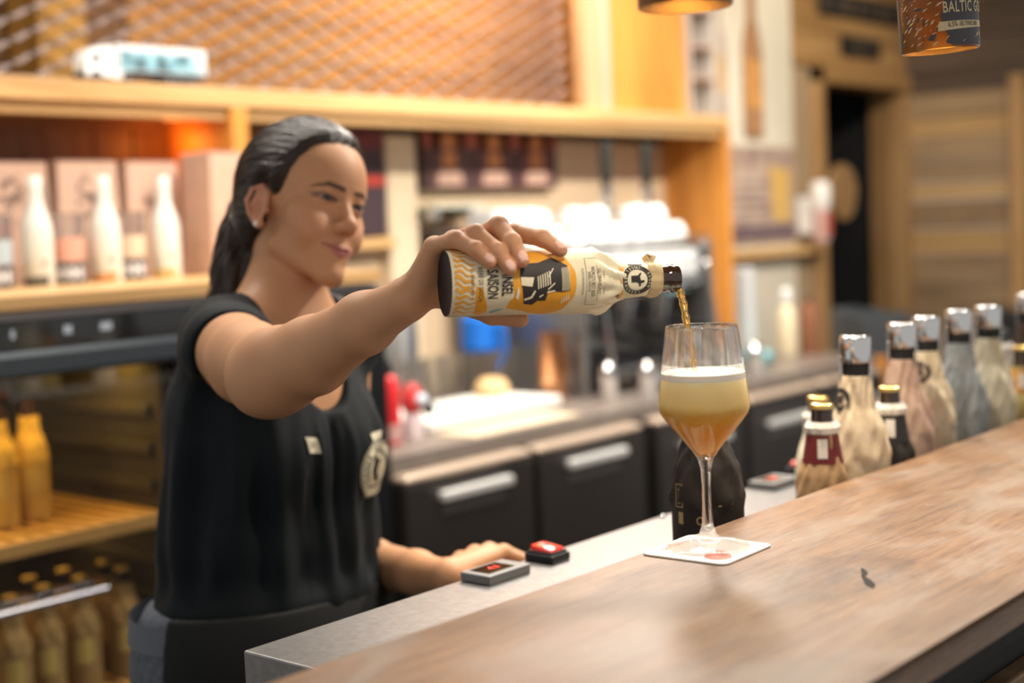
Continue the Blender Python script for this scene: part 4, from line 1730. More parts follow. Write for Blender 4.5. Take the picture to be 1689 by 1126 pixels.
def draw_bk(bm):
    # camera sees the label from the front: text runs with increasing angle
    put_text(bm, 'BALTIC', fnb2, 0.0125, 0.85, x=0.027, y=0.103, maxlen=.006)
    put_text(bm, '6,5%', fnb2, 0.0065, 0.8, x=0.0085, y=0.104)
    put_text(bm, 'VOL', fnb2, 0.0065, 0.8, x=0.0085, y=0.097)
    mapped_poly(bm, [[(-0.036, 0.108), (-0.029, 0.108), (-0.029, 0.121), (-0.036, 0.121)]], fnb2, 0.004)
    for x0, x1, z0, z1 in ((-.040, -.039, .126, .152), (-.030, -.029, .126, .152), (-.040, -.029, .126, .127), (-.040, -.029, .151, .152), (-.0365, -.0325, .130, .131), (-.0365, -.0325, .138, .139), (-.0365, -.0325, .145, .146)):
        mapped_poly(bm, [[(x0, z0), (x1, z0), (x1, z1), (x0, z1)]], fnb2, 0.004)
    ring_strip(bm, fnb2, -0.008, 0.113, 0.0030, 0.0048, 24)
    mapped_poly(bm, [[(.012, .128), (.030, .129), (.030, .1305), (.012, .1295)]], fnb2, 0.005)


flat_decal('gold_print', gp, bk, draw_bk)

# ------------------------------------------------------------------ the bottle being poured
hb = thing('beer_bottle', 'tilted beer bottle in cream and orange paper held in the hand, pouring', 'bottle')
hb.matrix_world = Matrix(((BV[0], -BU[0], BA[0], BB[0]), (BV[1], -BU[1], BA[1], BB[1]), (BV[2], -BU[2], BA[2], BB[2]), (0, 0, 0, 1)))
MB().lathe([(0, 0.0035), (0.024, 0.0025), (0.0275, 0.0008), (0.0298, 0.002), (0.0303, 0.006), (0.0303, 0.124), (0.0270, 0.142), (0.0200, 0.160), (0.0170, 0.172), (0.0150, 0.195), (0.0133, 0.213), (0.0131, 0.219),
            (0.0142, 0.2205), (0.0142, 0.2245), (0.0135, 0.2265), (0.0140, 0.2275), (0.0138, 0.2305), (0.0122, 0.2315), (0.0098, 0.2305), (0.0090, 0.215), (0, 0.20)], 64, cap=False).build('glass', brown_glass, hb, True, angle=50)
pz = [(0.0296, 0.0), (0.0306, -0.0006), (0.0312, 0.003), (0.0314, 0.124), (0.0316, 0.137), (0.0285, 0.147), (0.0235, 0.157), (0.0192, 0.168), (0.0178, 0.176), (0.0160, 0.196), (0.0148, 0.206)]
hp = M('label_paper', (0.80, 0.71, 0.50), 0.55, spec=0.35, var=0.07, vscale=60, bump=0.10, bscale=140)
crumple_lathe(pz, 96, 0.0040, 42, 0.136, 0.172, 1).build('paper_wrap', hp, hb, True, angle=26)
# serrated dark edge of the base paper
MB().lathe([(0.0, 0.0012), (0.0262, 0.0), (0.0296, -0.0004), (0.0306, -0.0010)], 64, cap=False).build('base', M('base_dark', (0.020, 0.012, 0.012), 0.6), hb, True)
# torn collar
col_ = crumple_lathe([(0.0150, 0.196), (0.0168, 0.198), (0.0176, 0.203), (0.0168, 0.209), (0.0150, 0.2115), (0.0140, 0.2105)], 64, 0.0012, 43, 0.190, 0.215)
tm = Matrix.Rotation(R(-108), 4, 'Z')
for (r0_, z0_, an_, sz_, tl_) in ((0.0178, 0.2015, 0, 0.0075, 25), (0.0185, 0.2045, 14, 0.0060, -30), (0.0180, 0.2065, -18, 0.0065, 40), (0.0205, 0.2030, 6, 0.0050, 60)):
    m = tm @ Matrix.Rotation(R(an_), 4, 'Z') @ Matrix.Translation((r0_ + .0015, 0, z0_)) @ Matrix.Rotation(R(tl_), 4, 'Y') @ Matrix.Rotation(R(an_ * 2), 4, 'X')
    col_.box(-sz_ * .6, sz_ * .6, -sz_ * .8, sz_ * .8, -0.0007, 0.0007, 0.0003, m, 1)
col_.build('torn_collar', M('collar_kraft', (0.56, 0.42, 0.23), 0.65, var=0.12, bump=0.2, bscale=120), hb, True, angle=25)


def hmap(lift):
    def fn(t, s):           # t mm around (down in the picture), s mm towards the mouth
        s_ = s / 1000.0
        r = float(np.interp(s_, [p[1] for p in pz[2:]], [p[0] for p in pz[2:]])) + lift
        a = t / 1000.0 / r
        return (r * math.cos(a), r * math.sin(a), s_)
    return fn


L1, L2, L3 = hmap(0.00055), hmap(0.00085), hmap(0.00115)
ink = M('label_ink', (0.030, 0.024, 0.022), 0.6)
lab_or = M('label_orange', (0.80, 0.36, 0.025), 0.55, var=0.06, vscale=80)
lab_cream = M('label_cream', (0.82, 0.74, 0.53), 0.55)


def cr(x, y):               # helper: label drawing grid -> (t, s) in mm
    v = max(-0.98, min(0.98, (y - 560) / 330.0))
    return (31.8 * math.asin(v), (x - 190) / 10.63)


def poly_cr(pts):
    return [cr(*p) for p in pts]


def draw_orange(bm):
    n = 44
    pts = []
    for i in range(n):
        a = 2 * math.pi * i / n
        rr = 30.5 * (1 + 0.02 * math.sin(5 * a) + 0.015 * math.sin(11 * a))
        pts.append((38 / 30 * rr * math.cos(a), 87 + rr * math.sin(a)))
    mapped_poly(bm, [pts], L1, 4)
    # brush strokes spilling down and to the base
    mapped_poly(bm, [poly_cr([(800, 700), (860, 560), (870, 760), (930, 800), (900, 830), (820, 815), (740, 800), (770, 720)])], L1, 4)
    # wave stripes at the base
    rn = random.Random(8)
    for i, t0 in enumerate(np.linspace(-44, 30, 13)):
        w = 1.5 + rn.random() * 0.9
        pts_l, pts_r = [], []
        for k in range(9):
            s = 2.5 + k * 2.4
            sh = -7.5 * (k / 8) ** 1.3 * (1 if t0 < 0 else .2) + 1.6 * math.sin(k * 1.3 + i)
            pts_l.append((t0 - sh - w * (1 - k / 11), s))
            pts_r.append((t0 - sh + w * (1 - k / 11), s))
        for k in range(8):
            mapped_poly(bm, [[pts_l[k], pts_r[k], pts_r[k + 1], pts_l[k + 1]]], L1, 6)
    mapped_poly(bm, [[(2, 22), (34, 22), (36, 28), (30, 34), (22, 33), (20, 29), (4, 28)]], L1, 4)


flat_decal('orange_print', lab_or, hb, draw_orange)


def draw_ink(bm):
    put_text(bm, 'INSEL', L2, 14.2, 0.58, x=1.5, y=50.5, maxlen=4, bold=.32)
    put_text(bm, 'SAISON', L2, 14.2, 0.58, x=0.5, y=37.0, maxlen=4, bold=.32)
    put_text(bm, 'BIÈRE DE SAISON', L2, 6.4, 0.64, x=0.5, y=26.0, spacing=1.08)
    put_text(bm, '6,5% · OBERGÄRIG MILD · 1,5', L2, 3.6, 0.66, x=0.0, y=18.2)
    put_text(bm, 'FLASCHENREIFUNG', L2, 3.0, 0.8, x=0, y=124.2, spacing=1.25)
    put_text(bm, 'INSEL-SAISON', L2, 3.8, 0.8, x=0, y=130.5)
    put_text(bm, "WORLD'S BEST BEER", hmap(0.0012), 5.2, 0.62, x=0, y=134.2, maxlen=3)
    put_text(bm, 'SEL. BRAUKUNST', hmap(0.0020), 5.0, 0.66, x=0, y=140.6, maxlen=3)
    for s0, s1, t0, t1 in ((127.6, 127.95, -24, 24), (138.8, 139.1, -20, 20), (145.7, 146.1, -18, 18), (128, 145, -24.3, -23.9), (128, 145, 23.9, 24.3)):
        mapped_poly(bm, [[(t0, s0), (t1, s0), (t1, s1), (t0, s1)]], L2, 4)
    # hooded beach chair
    mapped_poly(bm, [poly_cr([(860, 500), (880, 375), (1060, 368), (1210, 322), (1360, 400), (1380, 640), (1300, 655), (1150, 640), (1130, 735), (1045, 735), (1000, 772), (912, 762), (885, 610)])], L2, 4)


flat_decal('label_print', ink, hb, draw_ink)


def draw_cream(bm):
    def strip(pts):
        mapped_poly(bm, [poly_cr(pts)], L3, 4)
    strip([(868, 500), (1005, 505), (985, 595), (875, 580)])
    for i in range(6):                       # striped hood and seat
        x = 1040 + i * 24
        strip([(x, 500 - i * 10), (x + 11, 495 - i * 10), (x + 16, 615 - i * 8), (x + 5, 622 - i * 8)])
    for i in range(6):
        x = 1295 + i * 14
        strip([(x, 420 - i * 2 + (8 if i == 0 else 0)), (x + 6, 420 - i * 2), (x + 6, 640 - i), (x, 645 - i)])
    strip([(1150, 500), (1205, 420), (1213, 424), (1160, 506)])
    strip([(1145, 620), (1215, 560), (1222, 568), (1150, 632)])
    strip([(1140, 645), (1220, 632), (1222, 645), (1140, 662)])
    strip([(905, 712), (975, 690), (1010, 630), (1025, 640), (990, 708), (915, 730)])
    strip([(1060, 690), (1100, 670), (1105, 680), (1068, 704)])
    for i in range(4):                       # breaks in the orange sun
        strip([(1290 + i * 22, 760 - i * 12), (1302 + i * 22, 690 - i * 10), (1310 + i * 22, 765 - i * 12)])
    strip([(1180, 290), (1250, 262), (1320, 300), (1260, 285)])
    strip([(840, 590), (862, 640), (850, 720), (820, 700)])


flat_decal('cream_print', lab_cream, hb, draw_cream)
flat_decal('teal_stroke', M('label_teal', (0.22, 0.42, 0.42), 0.6), hb, lambda bm: mapped_poly(bm, [poly_cr([(580, 835), (640, 812), (715, 800), (690, 815), (640, 830), (600, 848)])], L2, 4))
em_c = (0.0, 183.5)
emb = flat_decal('neck_emblem', lab_cream, hb, lambda bm: mapped_poly(bm, [circ(0, em_c[1], 16.6, 40)], L1, 3))


def draw_emblem(bm):
    ring_strip(bm, L2, 0, em_c[1], 10.6, 15.8, 56)
    fig = [(-4.2, -6.5), (-2.5, -6.5), (-1.6, -2.2), (0.2, -2.2), (0.5, -6.5), (2.2, -6.5), (2.2, -0.8), (3.5, 1.5), (6.0, 1.8), (6.2, 3.6), (3.4, 3.6), (2.2, 7.2), (0.2, 7.4), (0.4, 3.4), (-3.4, 2.6), (-6.6, 4.6), (-7.2, 3.4), (-4.4, 0.4)]
    mapped_poly(bm, [[(x, em_c[1] + y) for x, y in fig]], L2, 3)
    mapped_poly(bm, [[(-18, 176.0), (-15.8, 176.0), (-15.8, 191), (-18, 191)]], L2, 3)


flat_decal('emblem_print', ink, emb, draw_emblem)


def draw_emblem_txt(bm):
    ring_letters(bm, 'INSEL-BRAUEREI', L3, 13.2, R(165), R(-16.0), 4.8, 0.85, 0, em_c[1], True)
    ring_letters(bm, '·RÜGEN·', L3, 13.2, R(132), R(14.0), 4.2, 0.8, 0, em_c[1])


flat_decal('emblem_lettering', lab_cream, emb, draw_emblem_txt)
for t0 in (167.5, 203.5):
    flat_decal('neck_band', lab_or, hb, lambda bm: mapped_poly(bm, [[(-24, t0 - 2), (24, t0 - 2), (24, t0 + 2), (-24, t0 + 2)]], hmap(0.0004), 4))


# ------------------------------------------------------------------ hanging lamps made from cut bottles
def bottle_lamp(x, y, z, label, tilt, prints, power):
    t = thing('bottle_lamp', label, 'lamp', (x, y, z), 0, 'bottle lamps over the bar', rot=tilt)
    m_, nt_, b_ = new_mat('amber_glass_lamp')
    b_.inputs['Base Color'].default_value = (0.36, 0.14, 0.022, 1)
    b_.inputs['Roughness'].default_value = 0.25
    b_.inputs['Transmission Weight'].default_value = 0.55
    b_.inputs['Subsurface Weight'].default_value = 0.0
    o_ = [(0.0376, 0.0), (0.0384, 0.001), (0.0384, 0.170), (0.031, 0.205), (0.018, 0.235), (0.0155, 0.300), (0.0165, 0.302), (0.0165, 0.315)]
    i_ = [(0.0150, 0.315), (0.0140, 0.300), (0.0165, 0.236), (0.0290, 0.206), (0.0356, 0.170), (0.0356, 0.0015), (0.0366, 0.0)]
    MB().lathe(o_ + i_ + [o_[0]], 64, cap=False).build('shade', m_, t, True, angle=50)
    MB().lathe([(0, 0.315), (0.017, 0.315), (0.017, 0.335), (0.006, 0.345), (0, 0.345)], 24, cap=False).build('socket', M('lamp_black', (0.01, 0.01, 0.01), 0.4), t, True)
    MB().tube([(0, 0, 0.345), (0, 0, 2.9 - z)], 0.0025, 8).build('cord', M('lamp_black'), t)
    MB().ball((0, 0, 0.190), (0.018, 0.018, 0.026), 16, 10).build('bulb', M('bulb_glow', (1, 0.8, 0.5), 0.3, emit=(1.0, 0.62, 0.25), es=5), t, True)
    light('lamp_light', 'SPOT', (x, y, z + 0.018), power, (1.0, 0.86, 0.66), 0.02, None, (x, y, 0), 112, 0.5)
    if prints:
        ang = CAMDIR(x, y)
        fn = cyl_map(0.0390, ang)
        fn0 = cyl_map(0.0387, ang)
        fn2 = cyl_map(0.0393, ang)
        dk = M('lamp_ink', (0.055, 0.050, 0.055), 0.5)
        rn = random.Random(21)

        def blots(bm):
            # dark printed sea over most of the shade, torn towards the amber side
            for i in range(46):
                t0, z0 = -0.052 + rn.random() * 0.075, 0.004 + rn.random() * 0.11
                w, h = 0.003 + rn.random() * 0.008, 0.0015 + rn.random() * 0.004
                a = 0.5 + rn.random() * 0.5
                mapped_poly(bm, [[(t0, z0), (t0 + w * .6, z0 - h * .3), (t0 + w, z0 + h * a), (t0 + w * .7, z0 + h * 1.2), (t0 + w * .3, z0 + h)]], fn0, 0.006)
            mapped_poly(bm, [[(0.012, 0.002), (0.058, 0.002), (0.058, 0.12), (0.004, 0.12), (0.008, 0.05), (0.002, 0.03)]], fn0, 0.006)
            mapped_poly(bm, [[(-0.058, 0.0), (-0.044, 0.0), (-0.047, 0.05), (-0.043, 0.12), (-0.058, 0.12)]], fn0, 0.006)
        flat_decal('dark_print', dk, t, blots)

        def spray(bm):
            for i in range(170):
                t0, z0 = -0.042 + rn.random() * 0.09, 0.003 + rn.random() * 0.075
                if 0.010 < z0 < 0.050 and t0 > 0.002:
                    continue
                w = 0.002 + rn.random() * 0.006
                h = w * (0.4 + rn.random() * 0.5)
                mapped_poly(bm, [[(t0, z0), (t0 + w * .5, z0 + h * .3), (t0 + w, z0 + h), (t0 + w * .4, z0 + h * .7)]], fn, 0.008)
            for i in range(26):
                t0, z0 = 0.016 + rn.random() * 0.026, 0.054 + rn.random() * 0.014
                w = 0.001 + rn.random() * 0.003
                mapped_poly(bm, [[(t0, z0), (t0 + w * .4, z0 + w), (t0 + w * .6, z0 + w * 2.6), (t0 - w * .3, z0 + w * 1.4)]], fn, 0.008)
            mapped_poly(bm, [[(-0.001, 0.0165), (0.056, 0.0195), (0.056, 0.0255), (0.0005, 0.0255)]], fn, 0.005)
        flat_decal('cream_print', M('lamp_cream', (0.62, 0.50, 0.30), 0.55), t, spray)
        flat_decal('lettering', M('lamp_cream'), t, lambda bm: put_text(bm, 'BALTIC GOSE', fn2, 0.0150, 0.62, align='LEFT', x=0.0045, y=0.0385, spacing=1.08, maxlen=.006, bold=.0002))
        flat_decal('small_lettering', M('lamp_dark_ink', (0.03, 0.025, 0.02), 0.6), t, lambda bm: (
            put_text(bm, '6,5%', fn2, 0.0070, 0.7, align='LEFT', x=0.009, y=0.0222), put_text(bm, '- SELTENES BIER', fn2, 0.0062, 0.62, align='LEFT', x=0.0185, y=0.0222)))
    return t


bottle_lamp(1.379, 0.602, 1.5735, 'amber bottle lamp printed BALTIC in the upper right corner', (R(-1.5), R(-2.5), 0), True, 3)
bottle_lamp(0.986, 0.645, 1.5885, 'plain amber bottle lamp cut off by the top edge of the picture', (0, 0, 0), False, 2)
bottle_lamp(1.50, 0.86, 1.715, 'plain amber bottle lamp hanging highest over the bar, above the picture', (0, 0, 0), False, 13)


# ------------------------------------------------------------------ room shell
def plane_box(name, x0, x1, y0, y1, z0, z1, mat, **k):
    return struct(MB().box(x0, x1, y0, y1, z0, z1).build(name, mat))


plane_box('floor', -3, 8, -3, 4.6, -0.05, 0.0, M('floor_tiles', (0.09, 0.075, 0.065), 0.5, var=0.3, vscale=6))
plane_box('ceiling', -0.5, 7.2, -0.6, 4.6, 2.92, 3.0, M('ceiling_paint', (0.62, 0.56, 0.48), 0.8))
WALLY = 3.10
beige = M('plaster_beige', (0.66, 0.49, 0.32), 0.85, var=0.05, vscale=4)
pale = M('plaster_pale', (0.66, 0.62, 0.52), 0.85, var=0.05, vscale=4)
wb = struct(empty('wall_back', (0, WALLY, 0)))
MB().box(2.62, 4.56, 0, 0.10, 0, 1.79).build('plaster', beige, wb)
MB().box(4.56, 5.56, 0, 0.10, 0, 2.92).build('plaster', pale, wb)
# boards behind the left shelf and behind the mesh
bw = [wood('board_brown', (0.10, 0.042, 0.014), (0.19, 0.085, 0.030), (0.30, 0.145, 0.055), 2, 10, 8),
      wood('board_orange', (0.26, 0.115, 0.030), (0.42, 0.19, 0.055), (0.55, 0.27, 0.085), 2, 10, 8)]
x = 1.0
rn = random.Random(6)
while x < 2.60:
    w = 0.10 + rn.random() * 0.07
    w = min(w, 2.62 - x)
    MB().box(x + .0015, x + w - .0015, rn.random() * 0.008, 0.08, 1.30, 1.79, 0.002).build('board', bw[0], wb)
    x += w
z = 1.79
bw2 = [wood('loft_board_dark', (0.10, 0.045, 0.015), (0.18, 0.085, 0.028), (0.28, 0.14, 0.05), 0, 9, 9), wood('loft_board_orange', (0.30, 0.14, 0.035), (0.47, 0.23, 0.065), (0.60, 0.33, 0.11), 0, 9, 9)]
i = 0
while z < 2.90:
    h = min(0.145, 2.92 - z)
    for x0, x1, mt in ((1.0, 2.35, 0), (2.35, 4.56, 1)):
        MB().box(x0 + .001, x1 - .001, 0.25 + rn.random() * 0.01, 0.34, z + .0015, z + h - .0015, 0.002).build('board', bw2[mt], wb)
    z += h
    i += 1
MB().box(1.98, 2.12, 0.10, 0.24, 1.79, 2.92, 0.003).build('board', wood('loft_post', (0.34, 0.17, 0.03), (0.50, 0.26, 0.05), (0.6, 0.34, 0.09), 2, 9, 9), wb)
MB().box(1.0, 4.56, 0.0, 0.35, 1.70, 1.79).build('loft_floor', M('loft_floor', (0.2, 0.1, 0.04), 0.8), wb)

# wall with the doorway, boarded above
oak_t = wood('trim_oak', (0.27, 0.15, 0.065), (0.40, 0.24, 0.105), (0.52, 0.33, 0.16), 2, 9, 9)
oak_h = wood('trim_oak_flat', (0.25, 0.14, 0.055), (0.38, 0.225, 0.09), (0.50, 0.31, 0.14), 0, 9, 9)
MB().box(5.56, 5.79, 0, 0.12, 0, 2.05).build('wall_piece', M('plaster_brown', (0.36, 0.26, 0.16), 0.85), wb)
z = 2.06
while z < 2.90:
    h = min(0.155, 2.92 - z)
    MB().box(5.56, 6.72, 0.0, 0.10, z + .0015, z + h - .0015, 0.002).build('plank', oak_h, wb)
    z += h
d1 = struct(empty('door_1', (5.79, WALLY, 0)))
MB().box(-0.075, 0.0, -0.035, 0.13, 0, 2.06, 0.003).build('door_frame', oak_t, d1)
MB().box(-0.075, 0.90, -0.035, 0.13, 1.99, 2.06, 0.003).build('door_frame', oak_h, d1)
MB().box(0.84, 0.905, -0.02, 0.17, 0, 1.99, 0.003).build('door_frame', oak_t, d1)
MB().box(0.0, 0.84, 1.3, 1.35, 0, 2.1).build('passage_wall', M('passage_dark', (0.012, 0.014, 0.017), 0.8), d1)
MB().box(-0.3, 0.0, 0.14, 1.3, 0, 2.1).build('passage_wall', M('passage_dark'), d1)
MB().box(0.87, 1.1, 0.171, 1.3, 0, 2.1).build('passage_wall', M('passage_dark'), d1)
MB().box(-0.3, 1.1, 0.101, 1.35, 2.061, 2.12).build('passage_wall', M('passage_dark'), d1)
MB().box(0.45, 0.80, 0.60, 0.64, 0, 1.95, 0.003).build('door_leaf', M('door_blue', (0.035, 0.14, 0.21), 0.5), d1)

wr_ = struct(empty('wall_right', (6.70, 0, 0)))
pl = wood('plank_grey_oak', (0.20, 0.135, 0.080), (0.33, 0.23, 0.135), (0.44, 0.32, 0.19), 1, 8, 9)
pl2 = wood('plank_honey', (0.34, 0.21, 0.09), (0.48, 0.31, 0.14), (0.58, 0.39, 0.19), 1, 8, 9)
pl3 = wood('plank_smoked', (0.085, 0.062, 0.045), (0.135, 0.10, 0.073), (0.19, 0.145, 0.105), 1, 8, 9)
zs = [0.0, 0.13, 0.27, 0.40, 0.53, 0.67, 0.80, 0.93, 1.035, 1.18, 1.305, 1.45, 1.53, 1.64, 1.75, 1.85, 1.965, 2.08, 2.22, 2.39, 2.53, 2.68, 2.80, 2.92]
for k, (a, c) in enumerate(zip(zs[:-1], zs[1:])):
    MB().box(-0.004 + rn.random() * 0.012, 0.08, 1.0, 3.10, a + .002, c - .002, 0.003).build('plank', pl3 if k in (16, 17, 18) else (pl2 if k in (9, 11, 14) else pl), wr_)
struct(MB().box(6.655, 6.70, 2.50, 2.575, 0, 2.02, 0.003).build('trim_1', oak_t))

# board signs over the door
for nm, x0, x1, z0, z1, lb, seed in (('sign_board', 5.80, 6.62, 2.295, 2.40, 'long black sign board high above the doorway', 3), ('sign_board', 6.005, 6.385, 2.125, 2.215, 'short black sign board just above the doorway', 4)):
    t = thing(nm, lb, 'sign', (x0, WALLY - 0.012, z0), 0, 'black signs over the doorway')
    MB().box(0, x1 - x0, -0.006, 0.010, 0, z1 - z0, 0.002).build('board', M('sign_black', (0.012, 0.012, 0.013), 0.6), t)
    rs_ = random.Random(seed)

    def glyphs(bm):
        # worn lettering, reduced to upright strokes
        x = 0.03
        while x < x1 - x0 - 0.06:
            w = 0.012 + 0.03 * rs_.random()
            if rs_.random() > 0.25:
                mapped_poly(bm, [[(x, 0.022), (x + w, 0.022), (x + w, z1 - z0 - .022), (x, z1 - z0 - .022)]], lambda a, c: (a, -0.0075, c), 1)
            x += w + 0.012
    flat_decal('worn_strokes', M('sign_print', (0.10, 0.075, 0.055), 0.7), t, glyphs)['kind'] = 'stuff'

# ------------------------------------------------------------------ wooden shelf unit on the back wall
honey_h = wood('honey_flat', (0.46, 0.26, 0.10), (0.62, 0.38, 0.16), (0.72, 0.47, 0.23), 0, 8, 10, rough=0.4)
honey_v = wood('honey_upright', (0.48, 0.19, 0.035), (0.66, 0.28, 0.055), (0.76, 0.36, 0.09), 2, 8, 10, rough=0.4)
SF = 2.82
un = thing('shelf_frame', 'honey coloured wooden shelf frame across the back wall', 'shelf', (1.0, SF, 0.90))
MB().box(0.0, 3.585, 0, 0.28, 0.835, 0.884, 0.003).build('top_board', honey_h, un)
MB().box(0.0, 3.585, 0.02, 0.06, 0.806, 0.835, 0.002).build('apron_board', honey_h, un)
MB().box(1.265, 1.315, 0, 0.28, 0.43, 0.835, 0.003).build('upright', honey_v, un)
MB().box(3.555, 3.585, 0, 0.28, 0.0, 0.835, 0.003).build('side_panel', honey_v, un)
# panelled post beside the mesh
pp_ = thing('panel_post', 'tall orange wooden post panel standing at the right end of the mesh', 'post', (3.80, 2.88, 1.786))
MB().box(0.0, 0.10, 0, 0.05, 0, 1.13, 0.003).build('frame_strip', wood('post_pale', (0.44, 0.27, 0.14), (0.58, 0.38, 0.21), (0.66, 0.46, 0.28), 2, 8, 9), pp_)
MB().box(0.13, 0.62, 0.02, 0.07, 0, 1.13, 0.003).build('panel', honey_v, pp_)
MB().box(0.10, 0.13, -0.004, 0.05, 0, 1.13, 0.003).build('frame_strip', M('post_grey', (0.45, 0.36, 0.28), 0.7), pp_)

# expanded metal mesh standing on the top board
mesh_m = M('mesh_metal', (0.17, 0.125, 0.11), 0.6, 0.25)
g = MB()
LX, LZ = 0.108, 0.0505
x0, x1, z0, z1 = 1.05, 3.76, 1.7985, 2.62
sw, sd = 0.0036, 0.0062


def strand(pts, s):
    """one twisted ribbon of the expanded sheet; rising strands lie open to the front, falling ones stand on edge"""
    rows = []
    n = len(pts)
    for k, (px, pz_) in enumerate(pts):
        qx, qz = pts[min(k + 1, n - 1)][0] - pts[max(k - 1, 0)][0], pts[min(k + 1, n - 1)][1] - pts[max(k - 1, 0)][1]
        l = math.hypot(qx, qz)
        nx_, nz2 = -qz / l, qx / l
        if nz2 < 0:
            nx_, nz2 = -nx_, -nz2
        a, d = (0.0050, 0.0030) if s > 0 else (0.0022, 0.0065)
        w = (nx_ * a, d, nz2 * a)
        t_ = (0, -0.0008, 0)
        rows.append([g.bm.verts.new((px + w[0], 2.935 + w[1] + t_[1], pz_ + w[2])), g.bm.verts.new((px - w[0], 2.935 - w[1] + t_[1], pz_ - w[2])),
                     g.bm.verts.new((px - w[0], 2.935 - w[1] - t_[1], pz_ - w[2])), g.bm.verts.new((px + w[0], 2.935 + w[1] - t_[1], pz_ + w[2]))])
    for p, q in zip(rows[:-1], rows[1:]):
        for k in range(4):
            g.bm.faces.new((p[k], p[(k + 1) % 4], q[(k + 1) % 4], q[k]))
    g.bm.faces.new(rows[0])
    g.bm.faces.new(rows[-1][::-1])


nx = int((x1 - x0) / LX)
nz_ = int((z1 - z0) / LZ)
for i in range(nx):
    for j in range(nz_ * 2):
        xa = x0 + i * LX + (LX / 2 if j % 2 else 0)
        za = z0 + 0.004 + j * LZ / 2
        for s in (1, -1):
            strand([(xa + s * LX * .5 * u_, za + LZ * .5 * v_) for u_, v_ in ((0, 0), (0.2, 0.12), (0.4, 0.36), (0.6, 0.64), (0.8, 0.88), (1, 1))], s)
ms = thing('expanded_metal_mesh', 'diamond expanded metal mesh standing on the wooden top shelf', 'mesh', (0, 0, 0))
g.build('mesh_sheet', mesh_m, ms)
MB().box(x0, x1 - .04, 2.925, 2.945, 1.7843, 1.800).build('bottom_rail', mesh_m, ms)

# ------------------------------------------------------------------ toy truck on the shelf
tk = thing('toy_truck', 'white toy lorry with a blue printed trailer on the top shelf', 'toy truck', (1.872, 2.865, 1.7845), 0)
tw = M('toy_white', (0.80, 0.80, 0.78), 0.25, coat=0.4)
tb = M('toy_black', (0.02, 0.02, 0.022), 0.4)
cab = MB()
cab.prism([(0.0, 0.012), (0.0, 0.045), (0.010, 0.068), (0.030, 0.078), (0.078, 0.082), (0.078, 0.012)], -0.024, 0.024, Matrix.Rotation(R(90), 4, 'X'))
cab.build('cab', tw, tk)
MB().box(-0.0010, 0.006, -0.0215, 0.0215, 0.036, 0.060, 0.001, Matrix.Rotation(R(8), 4, 'Y')).build('windscreen', tb, tk)
MB().box(0.018, 0.040, -0.0246, 0.0246, 0.044, 0.060).build('side_window', tb, tk)
MB().box(-0.002, 0.004, -0.022, 0.022, 0.006, 0.022, 0.001).build('bumper', tb, tk)
MB().box(0.066, 0.118, -0.023, 0.023, 0.008, 0.026, 0.002).build('side_tank', tw, tk)
tr = MB().box(0.084, 0.340, -0.025, 0.025, 0.026, 0.088, 0.002).build('trailer', M('trailer_grey', (0.62, 0.62, 0.64), 0.3), tk)
m_, nt_, b_ = new_mat('trailer_picture')
tcn = nt_.nodes.new('ShaderNodeTexCoord')
nn = nt_.nodes.new('ShaderNodeTexNoise')
nn.inputs['Scale'].default_value = 26
nn.inputs['Detail'].default_value = 3
rpn = nt_.nodes.new('ShaderNodeValToRGB')
rpn.color_ramp.elements[0].position, rpn.color_ramp.elements[0].color = 0.32, (0.03, 0.05, 0.06, 1)
rpn.color_ramp.elements[1].position, rpn.color_ramp.elements[1].color = 0.72, (0.62, 0.62, 0.55, 1)
rpn.color_ramp.elements.new(0.5).color = (0.20, 0.42, 0.50, 1)
nt_.links.new(tcn.outputs['Object'], nn.inputs['Vector'])
nt_.links.new(nn.outputs['Fac'], rpn.inputs['Fac'])
nt_.links.new(rpn.outputs['Color'], b_.inputs['Base Color'])
MB().box(0.092, 0.330, -0.0262, -0.0248, 0.030, 0.074).build('side_picture', m_, tr)
MB().box(0.120, 0.335, -0.020, 0.020, 0.014, 0.026).build('chassis', tb, tk)
for wx in (0.028, 0.110, 0.226, 0.252, 0.278):
    for sy in (-1, 1):
        w = MB().cyl(0.0125, -0.004, 0.004, 20, Matrix.Translation((wx, sy * 0.0225, 0.0125)) @ Matrix.Rotation(R(90), 4, 'X')).build('wheel', tb, tk, True)
        MB().cyl(0.006, -0.0046, 0.0046, 14, Matrix.Translation((wx, sy * 0.0225, 0.0125)) @ Matrix.Rotation(R(90), 4, 'X')).build('hub', chrome, w, True)

